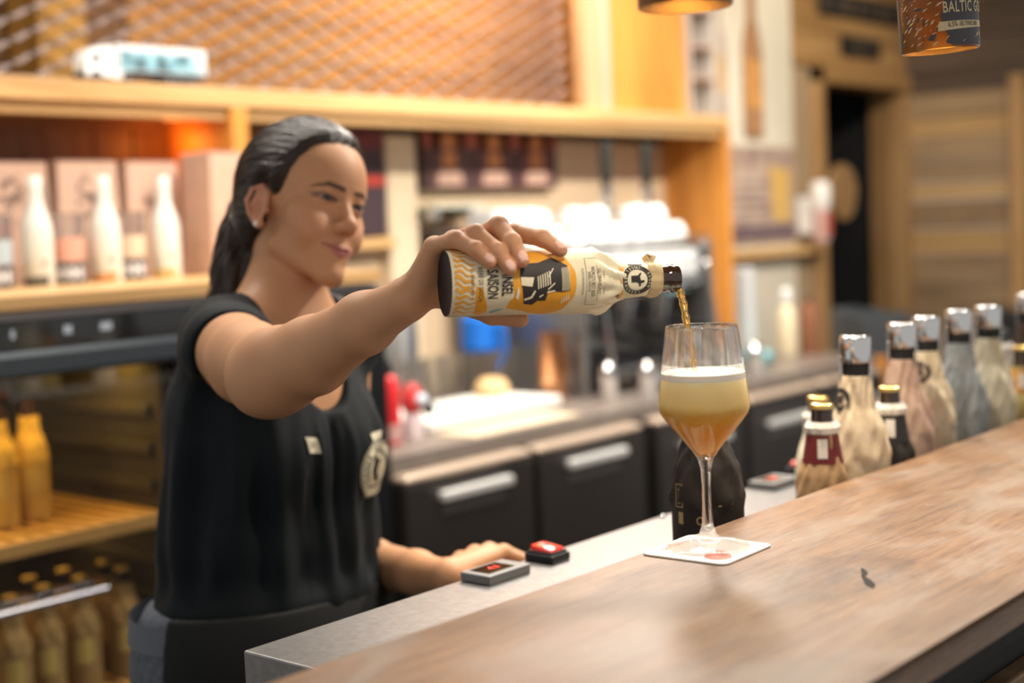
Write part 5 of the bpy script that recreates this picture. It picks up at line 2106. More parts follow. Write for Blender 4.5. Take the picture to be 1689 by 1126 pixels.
# ------------------------------------------------------------------ left shelf with bottles and boxes on the bottle cooler
sh = thing('wooden_shelf', 'thick wooden shelf on top of the bottle cooler at the left', 'shelf', (1.0, 2.30, 1.3025))
MB().box(0.0, 1.245, 0, 0.78, 0, 0.0275, 0.002).build('board', honey_h, sh)
SHZ = 1.3302
kraft_box = M('carton_pink', (0.52, 0.335, 0.245), 0.8, var=0.05, vscale=20)
carton_ink = M('carton_ink', (0.20, 0.13, 0.10), 0.8)
for k, (x, y, w, h, pr, lb) in enumerate(((1.655, 2.97, 0.165, 0.272, True, 'printed kraft carton at the far left of the shelf'), (1.795, 2.965, 0.170, 0.275, True, 'printed kraft carton behind the leftmost white bottle'),
                                          (1.978, 2.965, 0.160, 0.275, True, 'printed kraft carton behind the middle white bottle'), (2.082, 2.785, 0.150, 0.288, False, 'plain pink kraft carton at the right end next to the hair'))):
    xx = x if k else 1.62
    t = thing('carton', lb, 'carton', (xx, y - 0.04, SHZ), 0, 'kraft cartons on the left shelf')
    # slightly splayed six-pack carton with folded edges
    b = MB()
    b.prism([(0, 0), (w, 0), (w - .010, h), (.006, h)], -0.055, 0.055, Matrix.Rotation(R(90), 4, 'X'))
    bmesh.ops.bevel(b.bm, geom=b.bm.edges[:], offset=0.0015, segments=1, affect='EDGES')
    b.build('box', kraft_box, t)
    MB().box(0.008, w - .012, -0.056, -0.0545, h - .0030, h - .0005).build('lid_seam', M('carton_edge', (0.36, 0.22, 0.15), 0.8), t)
    if pr:
        rr2 = random.Random(60 + k)

        def scribble(bm):
            for q in range(16):
                cx, cz = w * (0.30 + 0.4 * rr2.random()), h * (0.52 + 0.36 * rr2.random())
                a = rr2.random() * 3.14
                l, wd = 0.010 + rr2.random() * 0.022, 0.0022 + rr2.random() * 0.003
                c, s = math.cos(a), math.sin(a)
                mapped_poly(bm, [[(cx - c * l + s * wd, cz - s * l - c * wd), (cx + c * l, cz + s * l), (cx - c * l - s * wd, cz - s * l + c * wd)]], lambda u, v: (u, -0.0556, v), 1)
        flat_decal('print', carton_ink, t, scribble)

whitewrap = M('white_bottle_wrap', (0.72, 0.71, 0.64), 0.35, coat=0.3)


def white_bottle(x, y, lb, tint):
    t = thing('white_bottle', lb, 'bottle', (x, y, SHZ), 0, 'white bottles on the left shelf')
    MB().lathe([(0, 0), (0.030, 0), (0.0318, 0.004), (0.0322, 0.112), (0.0290, 0.135), (0.0200, 0.158), (0.0155, 0.175), (0.0145, 0.196), (0, 0.196)], 40, cap=False).build('body', whitewrap, t, True)
    MB().lathe([(0.0140, 0.190), (0.0148, 0.196), (0.0150, 0.228), (0.0135, 0.232), (0, 0.232)], 32, cap=False).build('cap_foil', M('white_foil', (0.78, 0.78, 0.72), 0.3), t, True)
    a = CAMDIR(x, y)
    flat_decal('label_print', M('wrap_red', (0.62, 0.18, 0.14), 0.6), t, lambda bm: mapped_poly(bm, [[(0.006, .040), (0.014, .043), (0.018, .058), (0.010, .055)]], cyl_map(0.0326, a), 0.004))
    flat_decal('foot_band', tint, t, lambda bm: mapped_poly(bm, [[(-0.045, .002), (0.02, .002), (0.02, .022), (-0.045, .018)]], cyl_map(0.0327, a), 0.006))
    return t


white_bottle(1.645, 2.715, 'white wrapped bottle standing leftmost on the shelf', M('foot_dark', (0.10, 0.09, 0.07), 0.6))
white_bottle(1.812, 2.715, 'white wrapped bottle in the middle of the shelf', M('foot_orange', (0.60, 0.27, 0.09), 0.6))
white_bottle(1.985, 2.735, 'white wrapped bottle nearest to the plain carton', M('foot_amber', (0.60, 0.38, 0.12), 0.6))


def glass_goblet(x, y, lb, band, low):
    t = thing('printed_glass', lb, 'glass', (x, y - 0.035, SHZ), 0, 'printed beer glasses on the left shelf')
    MB().lathe([(0, 0), (0.031, 0), (0.032, 0.004), (0.034, 0.080), (0.036, 0.150), (0.033, 0.152), (0.0315, 0.080), (0.0295, 0.010), (0, 0.008)], 40, cap=False).build('glass_body', clear_glass('shelf_glass', (0.95, 0.96, 0.97), 1.45, 0.6), t, True)
    MB().lathe([(0.0336, 0.050), (0.0344, 0.070), (0.0352, 0.100)], 40, cap=False).build('upper_print', band, t, True)
    MB().lathe([(0.0328, 0.004), (0.0338, 0.044)], 40, cap=False).build('lower_band', low, t, True)
    a = CAMDIR(x, y)
    flat_decal('emblems', M('emblem_white', (0.66, 0.66, 0.68), 0.5), t, lambda bm: [mapped_poly(bm, [[(cx + 0.0085 * math.cos(q * .524), 0.024 + 0.015 * math.sin(q * .524)) for q in range(12)]], cyl_map(0.0346, a), 0.004) for cx in (-0.034, -0.014, 0.006, 0.026)])
    return t


dkband = M('glass_navy', (0.045, 0.05, 0.06), 0.5)
glass_goblet(1.560, 2.775, 'printed glass with pale blue band at the left picture edge', M('print_blue', (0.42, 0.52, 0.58), 0.5), dkband)
glass_goblet(1.732, 2.775, 'printed glass with orange red band between two white bottles', M('print_red', (0.70, 0.36, 0.28), 0.5), dkband)
glass_goblet(1.900, 2.790, 'printed glass with amber band between the middle and right white bottles', M('print_amber', (0.66, 0.52, 0.38), 0.5), dkband)
clear_b = M('shelf_glass')
for x, y, lb in ((1.745, 2.838, 'clear glass bottle with a red tag behind the red printed glass'), (1.900, 2.838, 'clear glass bottle with a red tag behind the amber printed glass'), (1.60, 2.838, 'clear glass bottle behind the blue printed glass')):
    t = thing('clear_bottle', lb, 'bottle', (x, y, SHZ), 0, 'clear glass bottles on the left shelf')
    MB().lathe([(0, 0), (0.026, 0), (0.028, 0.004), (0.028, 0.115), (0.020, 0.150), (0.011, 0.170), (0.010, 0.215), (0.012, 0.218), (0.010, 0.220), (0.008, 0.216), (0.008, 0.170), (0.018, 0.148), (0.026, 0.113), (0.026, 0.008), (0, 0.006)], 32, cap=False).build('glass_body', clear_b, t, True)
    a = CAMDIR(x, y)
    flat_decal('tag', M('tag_red', (0.40, 0.05, 0.08), 0.6), t, lambda bm: mapped_poly(bm, [[(-.016, .122), (.014, .116), (.016, .136), (-.010, .142)]], cyl_map(0.0285, a), 0.005))

# ------------------------------------------------------------------ bottle cooler with glass door at the left
fr = thing('bottle_cooler', 'black glass door bottle cooler lit yellow inside at the left', 'cooler', (1.0, 2.30, 0.0))
blk = M('cooler_black', (0.010, 0.011, 0.013), 0.28, coat=0.3)
MB().box(-0.35, 1.245, 0.02, 0.62, 1.285, 1.30, 0.001).build('lid', M('cooler_lid', (0.34, 0.30, 0.29), 0.35, 0.6), fr)
MB().box(0.0, 0.68, 0.60, 0.62, 0.10, 1.285).build('back', blk, fr)
MB().box(0.68, 1.245, 0.0, 0.62, 0.0, 1.285).build('compressor_column', blk, fr)
MB().box(-0.35, -0.31, 0.0, 0.60, 0.10, 1.285).build('side_wall', blk, fr)
MB().box(-0.31, 0.0, 0.60, 0.62, 0.10, 1.30).build('back', blk, fr)
MB().box(-0.35, 0.68, 0.0, 0.60, 0.0, 0.34).build('foot', blk, fr)
MB().box(-0.35, 0.68, 0.0, 0.60, 1.20, 1.2845).build('head', blk, fr)
cp = MB().box(-0.35, 0.72, -0.012, 0.0, 1.232, 1.286, 0.002).build('control_panel', M('panel_gloss', (0.008, 0.009, 0.010), 0.08, coat=0.5), fr)
flat_decal('panel_icons', M('icon_white', (0.45, 0.47, 0.50), 0.5, emit=(0.8, 0.9, 1), es=0.25), cp, lambda bm: [
    put_text(bm, s, lambda a, c: (a, -0.0125, c), 0.022, 0.75, x=xx, y=1.262) for s, xx in (('8', 0.325), ('88', 0.435), ('888', 0.515))])
MB().box(-0.35, 0.72, -0.035, -0.002, 1.185, 1.232, 0.008).build('door_handle', M('handle_blue', (0.045, 0.055, 0.065), 0.35, 0.3), fr)
MB().box(0.665, 0.70, -0.012, 0.0, 0.30, 1.185, 0.002).build('door_frame', blk, fr)
MB().box(-0.35, 0.70, -0.012, 0.0, 0.27, 0.32, 0.002).build('door_frame', blk, fr)
MB().box(-0.34, 0.665, -0.008, -0.004, 0.32, 1.185).build('door_pane', thin_pane('door_glass', 0.10), fr)
MB().tube([(0.24, -0.03, 0.779), (0.47, -0.03, 0.779)], 0.006, 12).build('pull_bar', M('bar_chrome', (0.32, 0.33, 0.38), 0.35, 1.0), fr, True)
inner_m = M('cooler_inner', (0.05, 0.043, 0.03), 0.55)
MB().box(0.655, 0.68, 0.03, 0.60, 0.34, 1.20).build('liner', inner_m, fr)
MB().box(-0.31, 0.655, 0.585, 0.60, 0.34, 1.20).build('liner', inner_m, fr)
for k in range(7):
    MB().box(0.640, 0.656, 0.06, 0.58, 0.62 + k * 0.075, 0.645 + k * 0.075, 0.004).build('rib', inner_m, fr)
slat_m = wood('shelf_slat', (0.40, 0.22, 0.06), (0.52, 0.30, 0.09), (0.62, 0.38, 0.13), 1, 10, 8)
for nm, zz in (('upper', 0.885), ('lower', 0.560)):
    MB().box(-0.31, 0.64, 0.03, 0.052, zz - 0.028, zz, 0.002).build('shelf_rail', slat_m, fr)
    MB().box(-0.31, 0.64, 0.54, 0.56, zz - 0.028, zz, 0.002).build('shelf_rail', slat_m, fr)
    for k in range(24):
        xx = -0.30 + k * 0.0405
        MB().box(xx, xx + 0.024, 0.052, 0.54, zz - 0.014, zz - 0.001, 0.001).build('slat', slat_m, fr)
light('cooler_led_upper', 'AREA', (1.35, 2.45, 1.195), 2.2, (1.0, 0.60, 0.12), 0.7, 0.10, (1.35, 2.55, 0.5))
light('cooler_led_lower', 'AREA', (1.35, 2.60, 0.845), 0.35, (1.0, 0.58, 0.14), 0.7, 0.10, (1.35, 2.5, 0.5))
yel = paper('cooler_yellow', (0.60, 0.40, 0.10))
kb = paper('cooler_brown', (0.34, 0.22, 0.08))
lab_y = M('cooler_label', (0.62, 0.46, 0.13), 0.6)
small_bottle(1.468, 2.500, 0.8855, 'yellow wrapped bottle on the upper cooler shelf, nearest the picture edge gap', yel, 51, None, None, None, 'bottles in the lit cooler', lab_y, 0.236)
small_bottle(1.395, 2.490, 0.8855, 'yellow wrapped bottle on the upper cooler shelf cut by the left frame edge', yel, 52, None, None, None, 'bottles in the lit cooler', lab_y, 0.236)
ord_ = ('rightmost', 'second from the right', 'third from the right', 'fourth from the right', 'fifth from the right', 'sixth from the right', 'leftmost')
for k, (x, y) in enumerate(((1.590, 2.400), (1.602, 2.480), (1.494, 2.400), (1.515, 2.490), (1.415, 2.400), (1.440, 2.490), (1.338, 2.385))):
    small_bottle(x, y, 0.5605, 'brown wrapped bottle on the lower cooler shelf, ' + ord_[k], kb, 53 + k, M('dull_crown', (0.55, 0.38, 0.10), 0.35, 0.8), None, None, 'bottles in the lit cooler', lab_y, 0.218)

# ------------------------------------------------------------------ back counter with under-counter refrigerator
bc = thing('back_worktop', 'dark stone back worktop behind the woman', 'worktop', (2.25, 2.28, 0.86))
MB().box(0.0, 2.45, 0.03, 0.815, 0.0, 0.040, 0.003).build('slab', M('worktop_stone', (0.20, 0.165, 0.14), 0.35, var=0.12, vscale=25), bc)
MB().box(2.45, 2.49, 0.0, 0.80, -0.86, 0.030, 0.003).build('end_panel', honey_v, bc)
uc = thing('counter_refrigerator', 'dark steel under-counter refrigerator with doors along the back', 'refrigerator', (1.74, 2.32, 0.0))
MB().box(0.51, 2.95, 0.02, 0.74, 0.10, 0.858).build('body', M('fridge_dark', (0.016, 0.016, 0.017), 0.6), uc)
MB().box(0.51, 2.95, 0.06, 0.70, 0.0, 0.10).build('plinth', M('front_black'), uc)
fdoor = M('fridge_door', (0.11, 0.098, 0.090), 0.38, 0.85, bump=0.03, bscale=400)
frim = M('fridge_rim_lit', (0.55, 0.43, 0.33), 0.40, 0.4)  # pale tan paints in the light caught by the doors' top bevel
hnd = M('fridge_handle', (0.72, 0.71, 0.68), 0.35, 0.3)
for x0, x1 in ((2.258, 2.708), (2.734, 3.192), (3.262, 3.72), (3.75, 4.20), (4.23, 4.66)):
    d = MB().box(x0 - 1.74, x1 - 1.74, -0.055, 0.02, 0.16, 0.834, 0.003).build('door', fdoor, uc)
    MB().box(x0 - 1.74, x1 - 1.74, -0.055, 0.016, 0.834, 0.858, 0.014, None, 4).build('door_rim', frim, d)
    cx = (x0 + x1) / 2 - 1.74
    hz = 0.797 if x0 < 3.2 else 0.765
    hw = min(0.125, (x1 - x0) * .35)
    MB().box(cx - hw, cx + hw, -0.078, -0.054, hz - 0.012, hz + 0.012, 0.006).build('handle', hnd, d)
    MB().box(cx - hw + .01, cx + hw - .01, -0.0565, -0.054, hz - 0.045, hz - 0.013, 0.001).build('handle_recess', M('recess_grey', (0.22, 0.21, 0.20), 0.4, 0.5), d)

CZ = 0.9004
# cutting board with bread roll
cb = thing('cutting_board', 'white plastic cutting board on the back worktop', 'cutting board', (2.85, 2.62, CZ), R(2))
MB().box(-0.285, 0.285, -0.12, 0.145, 0.0, 0.030, 0.006).build('board', M('board_white', (0.86, 0.84, 0.78), 0.4), cb)
pb = thing('baking_paper', 'cream sheet of baking paper under the cutting board', 'paper', (2.80, 2.42, CZ), R(2))
MB().box(-0.24, 0.20, -0.09, 0.05, 0.0, 0.003).build('sheet', M('paper_cream', (0.70, 0.60, 0.45), 0.8), pb)
bun = thing('bread_roll', 'round pale bread roll on the white cutting board', 'bread roll', (3.05, 2.695, CZ + 0.031))
b = MB().lathe([(0, 0), (0.038, 0), (0.050, 0.012), (0.050, 0.026), (0.040, 0.043), (0.022, 0.052), (0, 0.054)], 32, cap=False)
b.build('crust', M('bread', (0.68, 0.45, 0.22), 0.7, var=0.25, vscale=25, bump=0.2), bun, True)

# condiment bottles at the near end of the worktop
kt = thing('ketchup_bottle', 'tall red squeeze bottle on the worktop beside the black top', 'bottle', (2.40, 2.455, CZ))
MB().lathe([(0, 0), (0.026, 0), (0.028, 0.006), (0.027, 0.10), (0.029, 0.135), (0.022, 0.160), (0.012, 0.168), (0, 0.168)], 28, cap=False).build('body', M('ketchup_red', (0.72, 0.03, 0.035), 0.3), kt, True)
MB().lathe([(0.0125, 0.166), (0.0125, 0.185), (0.005, 0.205), (0, 0.205)], 20, cap=False).build('nozzle', M('cap_black', (0.012, 0.012, 0.012), 0.4), kt, True)
MB().lathe([(0.0286, 0.010), (0.0284, 0.050)], 28, cap=False).build('label', M('label_pink', (0.60, 0.33, 0.30), 0.5), kt, True)
cola = thing('cola_bottle', 'tall black bottle standing left of the red squeeze bottle', 'bottle', (2.32, 2.44, CZ))
MB().lathe([(0, 0), (0.032, 0), (0.034, 0.006), (0.034, 0.17), (0.024, 0.215), (0.013, 0.240), (0.013, 0.262), (0, 0.262)], 28, cap=False).build('body', M('cola_black', (0.006, 0.005, 0.005), 0.12), cola, True)
MB().lathe([(0.0145, 0.252), (0.0145, 0.272), (0, 0.272)], 24, cap=False).build('cap', M('cap_black'), cola, True)
mg = thing('red_grinder', 'red and white hand grinder with black knob on the worktop', 'grinder', (2.500, 2.475, CZ))
MB().lathe([(0, 0), (0.026, 0), (0.024, 0.05), (0.020, 0.06), (0.020, 0.064)], 24, cap=False).build('base', M('grinder_white', (0.66, 0.55, 0.55), 0.4), mg, True)
MB().lathe([(0.020, 0.064), (0.027, 0.075), (0.026, 0.115), (0.012, 0.135), (0, 0.137)], 24, cap=False).build('dome', M('grinder_red', (0.62, 0.05, 0.05), 0.3), mg, True)
MB().ball((0.004, -0.028, 0.095), 0.017).build('badge', M('badge_pale', (0.62, 0.68, 0.76), 0.3), mg, True)
MB().ball((0.038, -0.018, 0.070), 0.017).build('knob', M('cap_black'), mg, True)
for k, (x, y, h, r_, c, nm, lb) in enumerate(((2.60, 2.90, 0.20, 0.045, (0.70, 0.58, 0.40), 'paper_cup_stack', 'stack of cream paper cups behind the grinder'), (2.72, 2.86, 0.105, 0.05, (0.64, 0.50, 0.38), 'paper_bowl_stack', 'stack of tan paper bowls beside the cream cups'))):
    t = thing(nm, lb, 'cup stack', (x, y, CZ))
    n = 6
    for q in range(n):
        z0_ = q * (h - .07) / n
        MB().lathe([(r_ * .72, z0_), (r_, z0_ + 0.068), (r_ * 1.05, z0_ + .070), (r_ * .97, z0_ + .066), (r_ * .70, z0_ + .003), (0, z0_ + .003)], 24, cap=False).build('cup', M('cup_%d' % k, c, 0.7), t, True)

# steel canisters and glassware
cn = M('canister_steel', (0.60, 0.59, 0.56), 0.30, 1.0)
for x, y, r_, h, nm, lb in ((2.86, 3.02, 0.060, 0.36, 'steel_canister', 'tall brushed steel canister behind the cutting board, left one'), (3.00, 3.02, 0.060, 0.33, 'steel_canister', 'tall brushed steel canister behind the cutting board, right one')):
    t = thing(nm, lb, 'canister', (x, y, CZ), 0, 'steel canisters on the back worktop')
    MB().lathe([(0, 0), (r_, 0), (r_, h - .03), (r_ - .004, h - .02), (r_ - .004, h - .012), (r_ + .002, h - .012), (r_ + .002, h), (0, h + .006)], 32, cap=False).build('body', cn, t, True)
    MB().ball((0, 0, h + .014), 0.012).build('lid_knob', M('cap_black'), t, True)


def tumbler(x, y, z, r_, h, lb, group, tilt=0):
    t = thing('water_glass', lb, 'glass', (x, y, z), 0, group)
    MB().lathe([(0, 0), (r_ * .8, 0), (r_, h), (r_ - .003, h), (r_ * .76, .006), (0, .006)], 28, cap=False).build('glass_body', clear_b, t, True)


for k, (x, y, lb) in enumerate(((2.90, 2.86, 'clear glass tumbler left of the bread roll'), (3.01, 2.88, 'clear glass tumbler behind the bread roll'), (3.085, 2.90, 'clear glass tumbler to the right of the bread roll'))):
    tumbler(x, y, CZ, 0.036, 0.14, lb, 'tumblers on the back worktop')
jb = thing('blue_jug', 'blue plastic jug behind the bottle and thumb', 'jug', (3.195, 2.86, CZ))
MB().lathe([(0, 0), (0.055, 0), (0.06, 0.01), (0.062, 0.13), (0.055, 0.15)], 28, cap=False).build('lower_glass', clear_b, jb, True)
MB().lathe([(0.056, 0.140), (0.064, 0.150), (0.062, 0.240), (0.030, 0.262), (0, 0.262)], 28, cap=False).build('upper_body', M('jug_blue', (0.012, 0.14, 0.55), 0.35), jb, True)
MB().tube([(0.0, -0.060, 0.22), (0.0, -0.095, 0.215), (0.0, -0.100, 0.15), (0.0, -0.062, 0.09)], 0.008, 10).build('handle', M('jug_blue'), jb, True)
cn2 = thing('copper_mug', 'small copper mug between jug and coffee machine', 'mug', (3.215, 2.60, CZ))
MB().lathe([(0, 0), (0.036, 0), (0.040, 0.01), (0.040, 0.20), (0.036, 0.20), (0.036, 0.01), (0, 0.01)], 28, cap=False).build('body', M('copper', (0.72, 0.36, 0.18), 0.25, 1.0), cn2, True)
MB().tube([(0.038, 0, 0.15), (0.07, 0, 0.14), (0.07, 0, 0.07), (0.038, 0, 0.05)], 0.005, 8).build('handle', M('copper'), cn2, True)

# ------------------------------------------------------------------ coffee machine
cm = thing('coffee_machine', 'chrome espresso machine on the back worktop', 'coffee machine', (3.33, 2.55, CZ))
chm = M('machine_chrome', (0.55, 0.55, 0.545), 0.12, 1.0)
wht = M('machine_white', (0.80, 0.80, 0.78), 0.25, coat=0.3)
W_ = 0.66
MB().box(0.0, W_, 0.02, 0.50, 0.0, 0.06, 0.01).build('base', M('machine_dark', (0.02, 0.02, 0.022), 0.35), cm)
MB().box(0.02, W_ - .02, -0.04, 0.26, 0.035, 0.075, 0.006).build('drip_tray', chm, cm)
for k in range(10):
    MB().box(0.05 + k * 0.057, 0.085 + k * 0.057, -0.03, 0.25, 0.075, 0.079).build('grid_slot', M('machine_dark'), cm)
MB().box(0.0, W_, 0.26, 0.50, 0.06, 0.42, 0.012).build('back_body', chm, cm)
MB().box(-0.01, W_ + .01, 0.02, 0.50, 0.27, 0.44, 0.03, None, 4).build('head_body', chm, cm)
MB().box(0.06, W_ - .06, 0.006, 0.030, 0.335, 0.415, 0.006).build('front_panel', wht, cm)
for k in range(6):
    MB().cyl(0.011, 0, 0.012, 14, Matrix.Translation((0.13 + k * 0.08, 0.006, 0.375)) @ Matrix.Rotation(R(90), 4, 'X')).build('button', chrome, cm, True)
MB().box(-0.03, 0.0, 0.0, 0.50, 0.0, 0.44, 0.008).build('side_panel', M('machine_side', (0.30, 0.29, 0.28), 0.3, 0.8), cm)
MB().box(W_, W_ + .03, 0.0, 0.50, 0.0, 0.44, 0.008).build('side_panel', M('machine_side'), cm)
for k in range(3):
    x = 0.13 + k * 0.20
    gh = MB().lathe([(0, 0.19), (0.034, 0.19), (0.036, 0.205), (0.036, 0.235), (0.045, 0.24), (0.045, 0.275), (0, 0.275)], 28, Matrix.Translation((x, 0.12, 0)), cap=False).build('group_head', chm, cm, True)
    pf = MB().lathe([(0, 0.172), (0.030, 0.172), (0.034, 0.20), (0, 0.20)], 28, Matrix.Translation((x, 0.12, 0)), cap=False).build('portafilter', chm, cm, True)
    MB().tube([(x, 0.09, 0.186), (x - .01, -0.01, 0.176), (x - .015, -0.09, 0.168)], [0.009, 0.012, 0.014], 10).build('handle', M('cap_black'), pf, True)
    MB().tube([(x - 0.014, 0.12, 0.172), (x - .014, 0.12, 0.150)], 0.006, 8).build('spout', chm, pf, True)
    MB().tube([(x + 0.014, 0.12, 0.172), (x + .014, 0.12, 0.150)], 0.006, 8).build('spout', chm, pf, True)
for x in (0.035, W_ - .035):
    MB().tube([(x, 0.06, 0.33), (x, -0.02, 0.31), (x, -0.035, 0.24), (x + .008, -0.05, 0.10)], 0.006, 10).build('steam_wand', chm, cm, True)
    MB().ball((x, -0.015, 0.36), 0.020).build('steam_knob', chrome, cm, True)
MB().tube([(0.0, 0.012, 0.42), (0.0, 0.004, 0.456), (W_, 0.004, 0.456), (W_, 0.012, 0.42)], 0.005, 10).build('cup_rail', chm, cm, True)

for x, y, r_, h, lb in ((3.44, 2.385, 0.040, 0.10, 'small chrome jug added for glints in front of the coffee machine, leftmost'), (3.64, 2.385, 0.046, 0.12, 'chrome jug added for glints in front of the coffee machine, middle one'), (3.83, 2.385, 0.042, 0.11, 'chrome jug added for glints in front of the coffee machine, rightmost')):  # curved chrome jugs added to catch highlights
    t = thing('glint_jug', lb, 'jug', (x, y, CZ), R(30), 'jugs added for glints by the coffee machine')
    MB().lathe([(0, 0), (r_ * .9, 0), (r_, h * .12), (r_, h * .45), (r_ * .74, h * .8), (r_ * .80, h), (r_ * .74, h), (r_ * .68, h * .8), (r_ * .9, h * .4), (r_ * .85, .006), (0, .006)], 32, cap=False).build('body', chrome, t, True)
    MB().tube([(r_ * .74, 0, h * .86), (r_ * 1.5, 0, h * .84), (r_ * 1.5, 0, h * .4), (r_ * .98, 0, h * .3)], 0.004, 8).build('handle', chrome, t, True)

for k, (x, y) in enumerate(((3.33, 2.345), (3.545, 2.345), (3.735, 2.35), (3.935, 2.35), (3.27, 2.44))):  # chrome-topped shakers added for small bright highlights
    t = thing('glint_shaker', 'shaker added for glints, with round chrome top, at the worktop front, %s' % ('second from left', 'third from left', 'fourth from left', 'rightmost', 'behind the leftmost jug')[k], 'shaker', (x, y, CZ), 0, 'shakers added for glints on the back worktop')
    MB().lathe([(0, 0), (0.024, 0), (0.026, 0.004), (0.024, 0.075), (0, 0.075)], 24, cap=False).build('jar', M('shaker_white', (0.55, 0.50, 0.46), 0.15, coat=0.6), t, True)
    MB().lathe([(0.0255, 0.072), (0.0255, 0.084), (0.021, 0.100), (0.011, 0.110), (0, 0.112)], 24, cap=False).build('dome', M('shaker_chrome', (0.75, 0.75, 0.75), 0.05, 1.0), t, True)

cupw = M('porcelain', (0.86, 0.86, 0.84), 0.18, coat=0.3)


def cup(x, y, z, r_, h, lb, up=False):
    t = thing('coffee_cup', lb, 'cup', (x, y, z), R((x * 977) % 360), 'white cups on the coffee machine')
    pr = [(r_ * .97, 0), (r_, 0.002), (r_ * .92, h * .5), (r_ * .62, h * .92), (r_ * .55, h), (0, h)]
    MB().lathe(pr, 28, cap=False).build('body', cupw, t, True)
    MB().tube([(r_ * .93, 0, h * .25), (r_ * 1.45, 0, h * .3), (r_ * 1.4, 0, h * .62), (r_ * .78, 0, h * .72)], 0.004, 8).build('handle', cupw, t, True)


ct = CZ + 0.4408
row = 0
names = ('front row', 'second row', 'third row')
ordn = ('first', 'second', 'third', 'fourth', 'fifth', 'sixth', 'seventh', 'eighth')
for row, y in enumerate((2.635, 2.83, 2.945)):
    for k in range(6):
        x = 3.392 + k * 0.106 + (0.02 if row == 1 else 0)
        if row == 2 and k < 2:
            continue
        cup(x, y, ct, 0.043, 0.062, 'white upturned cup on the coffee machine, %s of the %s' % (ordn[k], names[row]))
        if (row * 8 + k * 5) % 3 != 1:
            cup(x + .002, y + .003, ct + 0.0622, 0.041, 0.058, 'white cup stacked on top of the %s cup of the %s' % (ordn[k], names[row]))
# white box on the machine
wm = thing('white_box', 'white box with green display standing on the coffee machine, left of the cups', 'box', (3.315, 2.885, ct))
MB().box(0.0, 0.20, 0.0, 0.12, 0.0, 0.125, 0.010).build('housing', wht, wm)
MB().box(0.06, 0.15, -0.003, 0.003, 0.03, 0.075, 0.002).build('display', M('display_green', (0.35, 0.55, 0.42), 0.3), wm)
# two tap columns with dark handles
for x, lb in ((3.690, 'chrome tap column with dark handle, left of the pair'), (3.915, 'chrome tap column with dark handle, right of the pair')):
    t = thing('tap_column', lb, 'tap', (x, 2.735, ct), 0, 'tap columns behind the cups')
    MB().lathe([(0, 0), (0.026, 0), (0.026, 0.010), (0.014, 0.018), (0.014, 0.10), (0.019, 0.106), (0.019, 0.120), (0.011, 0.128), (0.015, 0.150), (0.020, 0.165), (0.016, 0.185), (0, 0.185)], 24, cap=False).build('column', chm, t, True)
    MB().lathe([(0.011, 0.183), (0.017, 0.20), (0.021, 0.310), (0.021, 0.325), (0, 0.330)], 24, cap=False).build('handle', M('tap_dark', (0.018, 0.020, 0.016), 0.55), t, True)
    MB().tube([(0, -0.012, 0.10), (0, -0.06, 0.095), (0, -0.066, 0.055)], 0.008, 10).build('spout', chm, t, True)

# ------------------------------------------------------------------ menu boards and plaster strip
mb_dark = M('menu_dark', (0.075, 0.035, 0.034), 0.6)
mb_red = M('menu_red', (0.34, 0.085, 0.055), 0.6)
mb_or = M('menu_orange', (0.55, 0.21, 0.075), 0.6)
mb_pk = M('menu_pink', (0.55, 0.35, 0.26), 0.6)
t = thing('menu_board', 'dark red triple menu board with three orange bottle pictures', 'menu board', (3.185, 3.055, 1.535))
MB().box(0, 0.66, 0, 0.03, 0, 0.185, 0.002).build('board', mb_dark, t)
MB().box(0.0, 0.66, -0.002, 0.0, 0.130, 0.185).build('header', mb_red, t)
for k in range(3):
    cx = 0.115 + k * 0.215
    p = MB().box(cx - 0.075, cx + .075, -0.002, 0.0, 0.004, 0.183).build('panel', M('menu_panel_%d' % k, (0.10 + .02 * k, 0.045, 0.045), 0.6), t)
    flat_decal('bottle_picture', mb_or, p, lambda bm: (mapped_poly(bm, [[(cx - .032, .068), (cx + .032, .068), (cx + .032, .118), (cx - .032, .118)]], lambda a, c: (a, -0.0028, c), 1),
                                                      mapped_poly(bm, [[(cx + .040 * math.cos(q * .393), .150 + .026 * math.sin(q * .393)) for q in range(16)]], lambda a, c: (a, -0.0028, c), 1)))
    flat_decal('text_panel', mb_pk, p, lambda bm: mapped_poly(bm, [[(cx - .062, .014), (cx + .062, .014), (cx + .055, .054), (cx - .052, .054)]], lambda a, c: (a, -0.0028, c), 1))
t = thing('menu_board', 'tall dark menu board with a red stripe partly hidden behind the face', 'menu board', (2.80, 3.055, 1.40))
MB().box(0, 0.215, 0, 0.03, 0, 0.315, 0.002).build('board', M('menu_aubergine', (0.055, 0.032, 0.040), 0.6), t)
MB().box(0, 0.215, -0.002, 0, 0.150, 0.178).build('stripe', M('menu_stripe', (0.52, 0.05, 0.03), 0.6), t)
MB().box(0, 0.215, -0.002, 0, 0.255, 0.315).build('header', M('menu_wine', (0.16, 0.035, 0.035), 0.6), t)
lg = thing('wall_ledge', 'small orange wooden ledge under the tall menu board', 'ledge', (2.80, 3.03, 1.365))
MB().box(0, 0.23, 0, 0.068, 0, 0.030, 0.003).build('board', honey_h, lg)
struct(MB().box(3.03, 3.155, 3.06, 3.10, 0.90, 1.70, 0.003).build('trim_2', M('strip_cream', (0.72, 0.58, 0.40), 0.8)))
tg = thing('glass_tray', 'pale green glass tray on the wall under the menu board', 'tray', (3.15, 2.98, 1.475))
MB().box(0, 0.23, 0, 0.118, 0.0, 0.012, 0.002).build('plate', M('tray_green', (0.52, 0.55, 0.46), 0.2), tg)
MB().box(0.02, 0.05, 0.03, 0.118, -0.03, 0.0, 0.002).build('bracket', chm, tg)
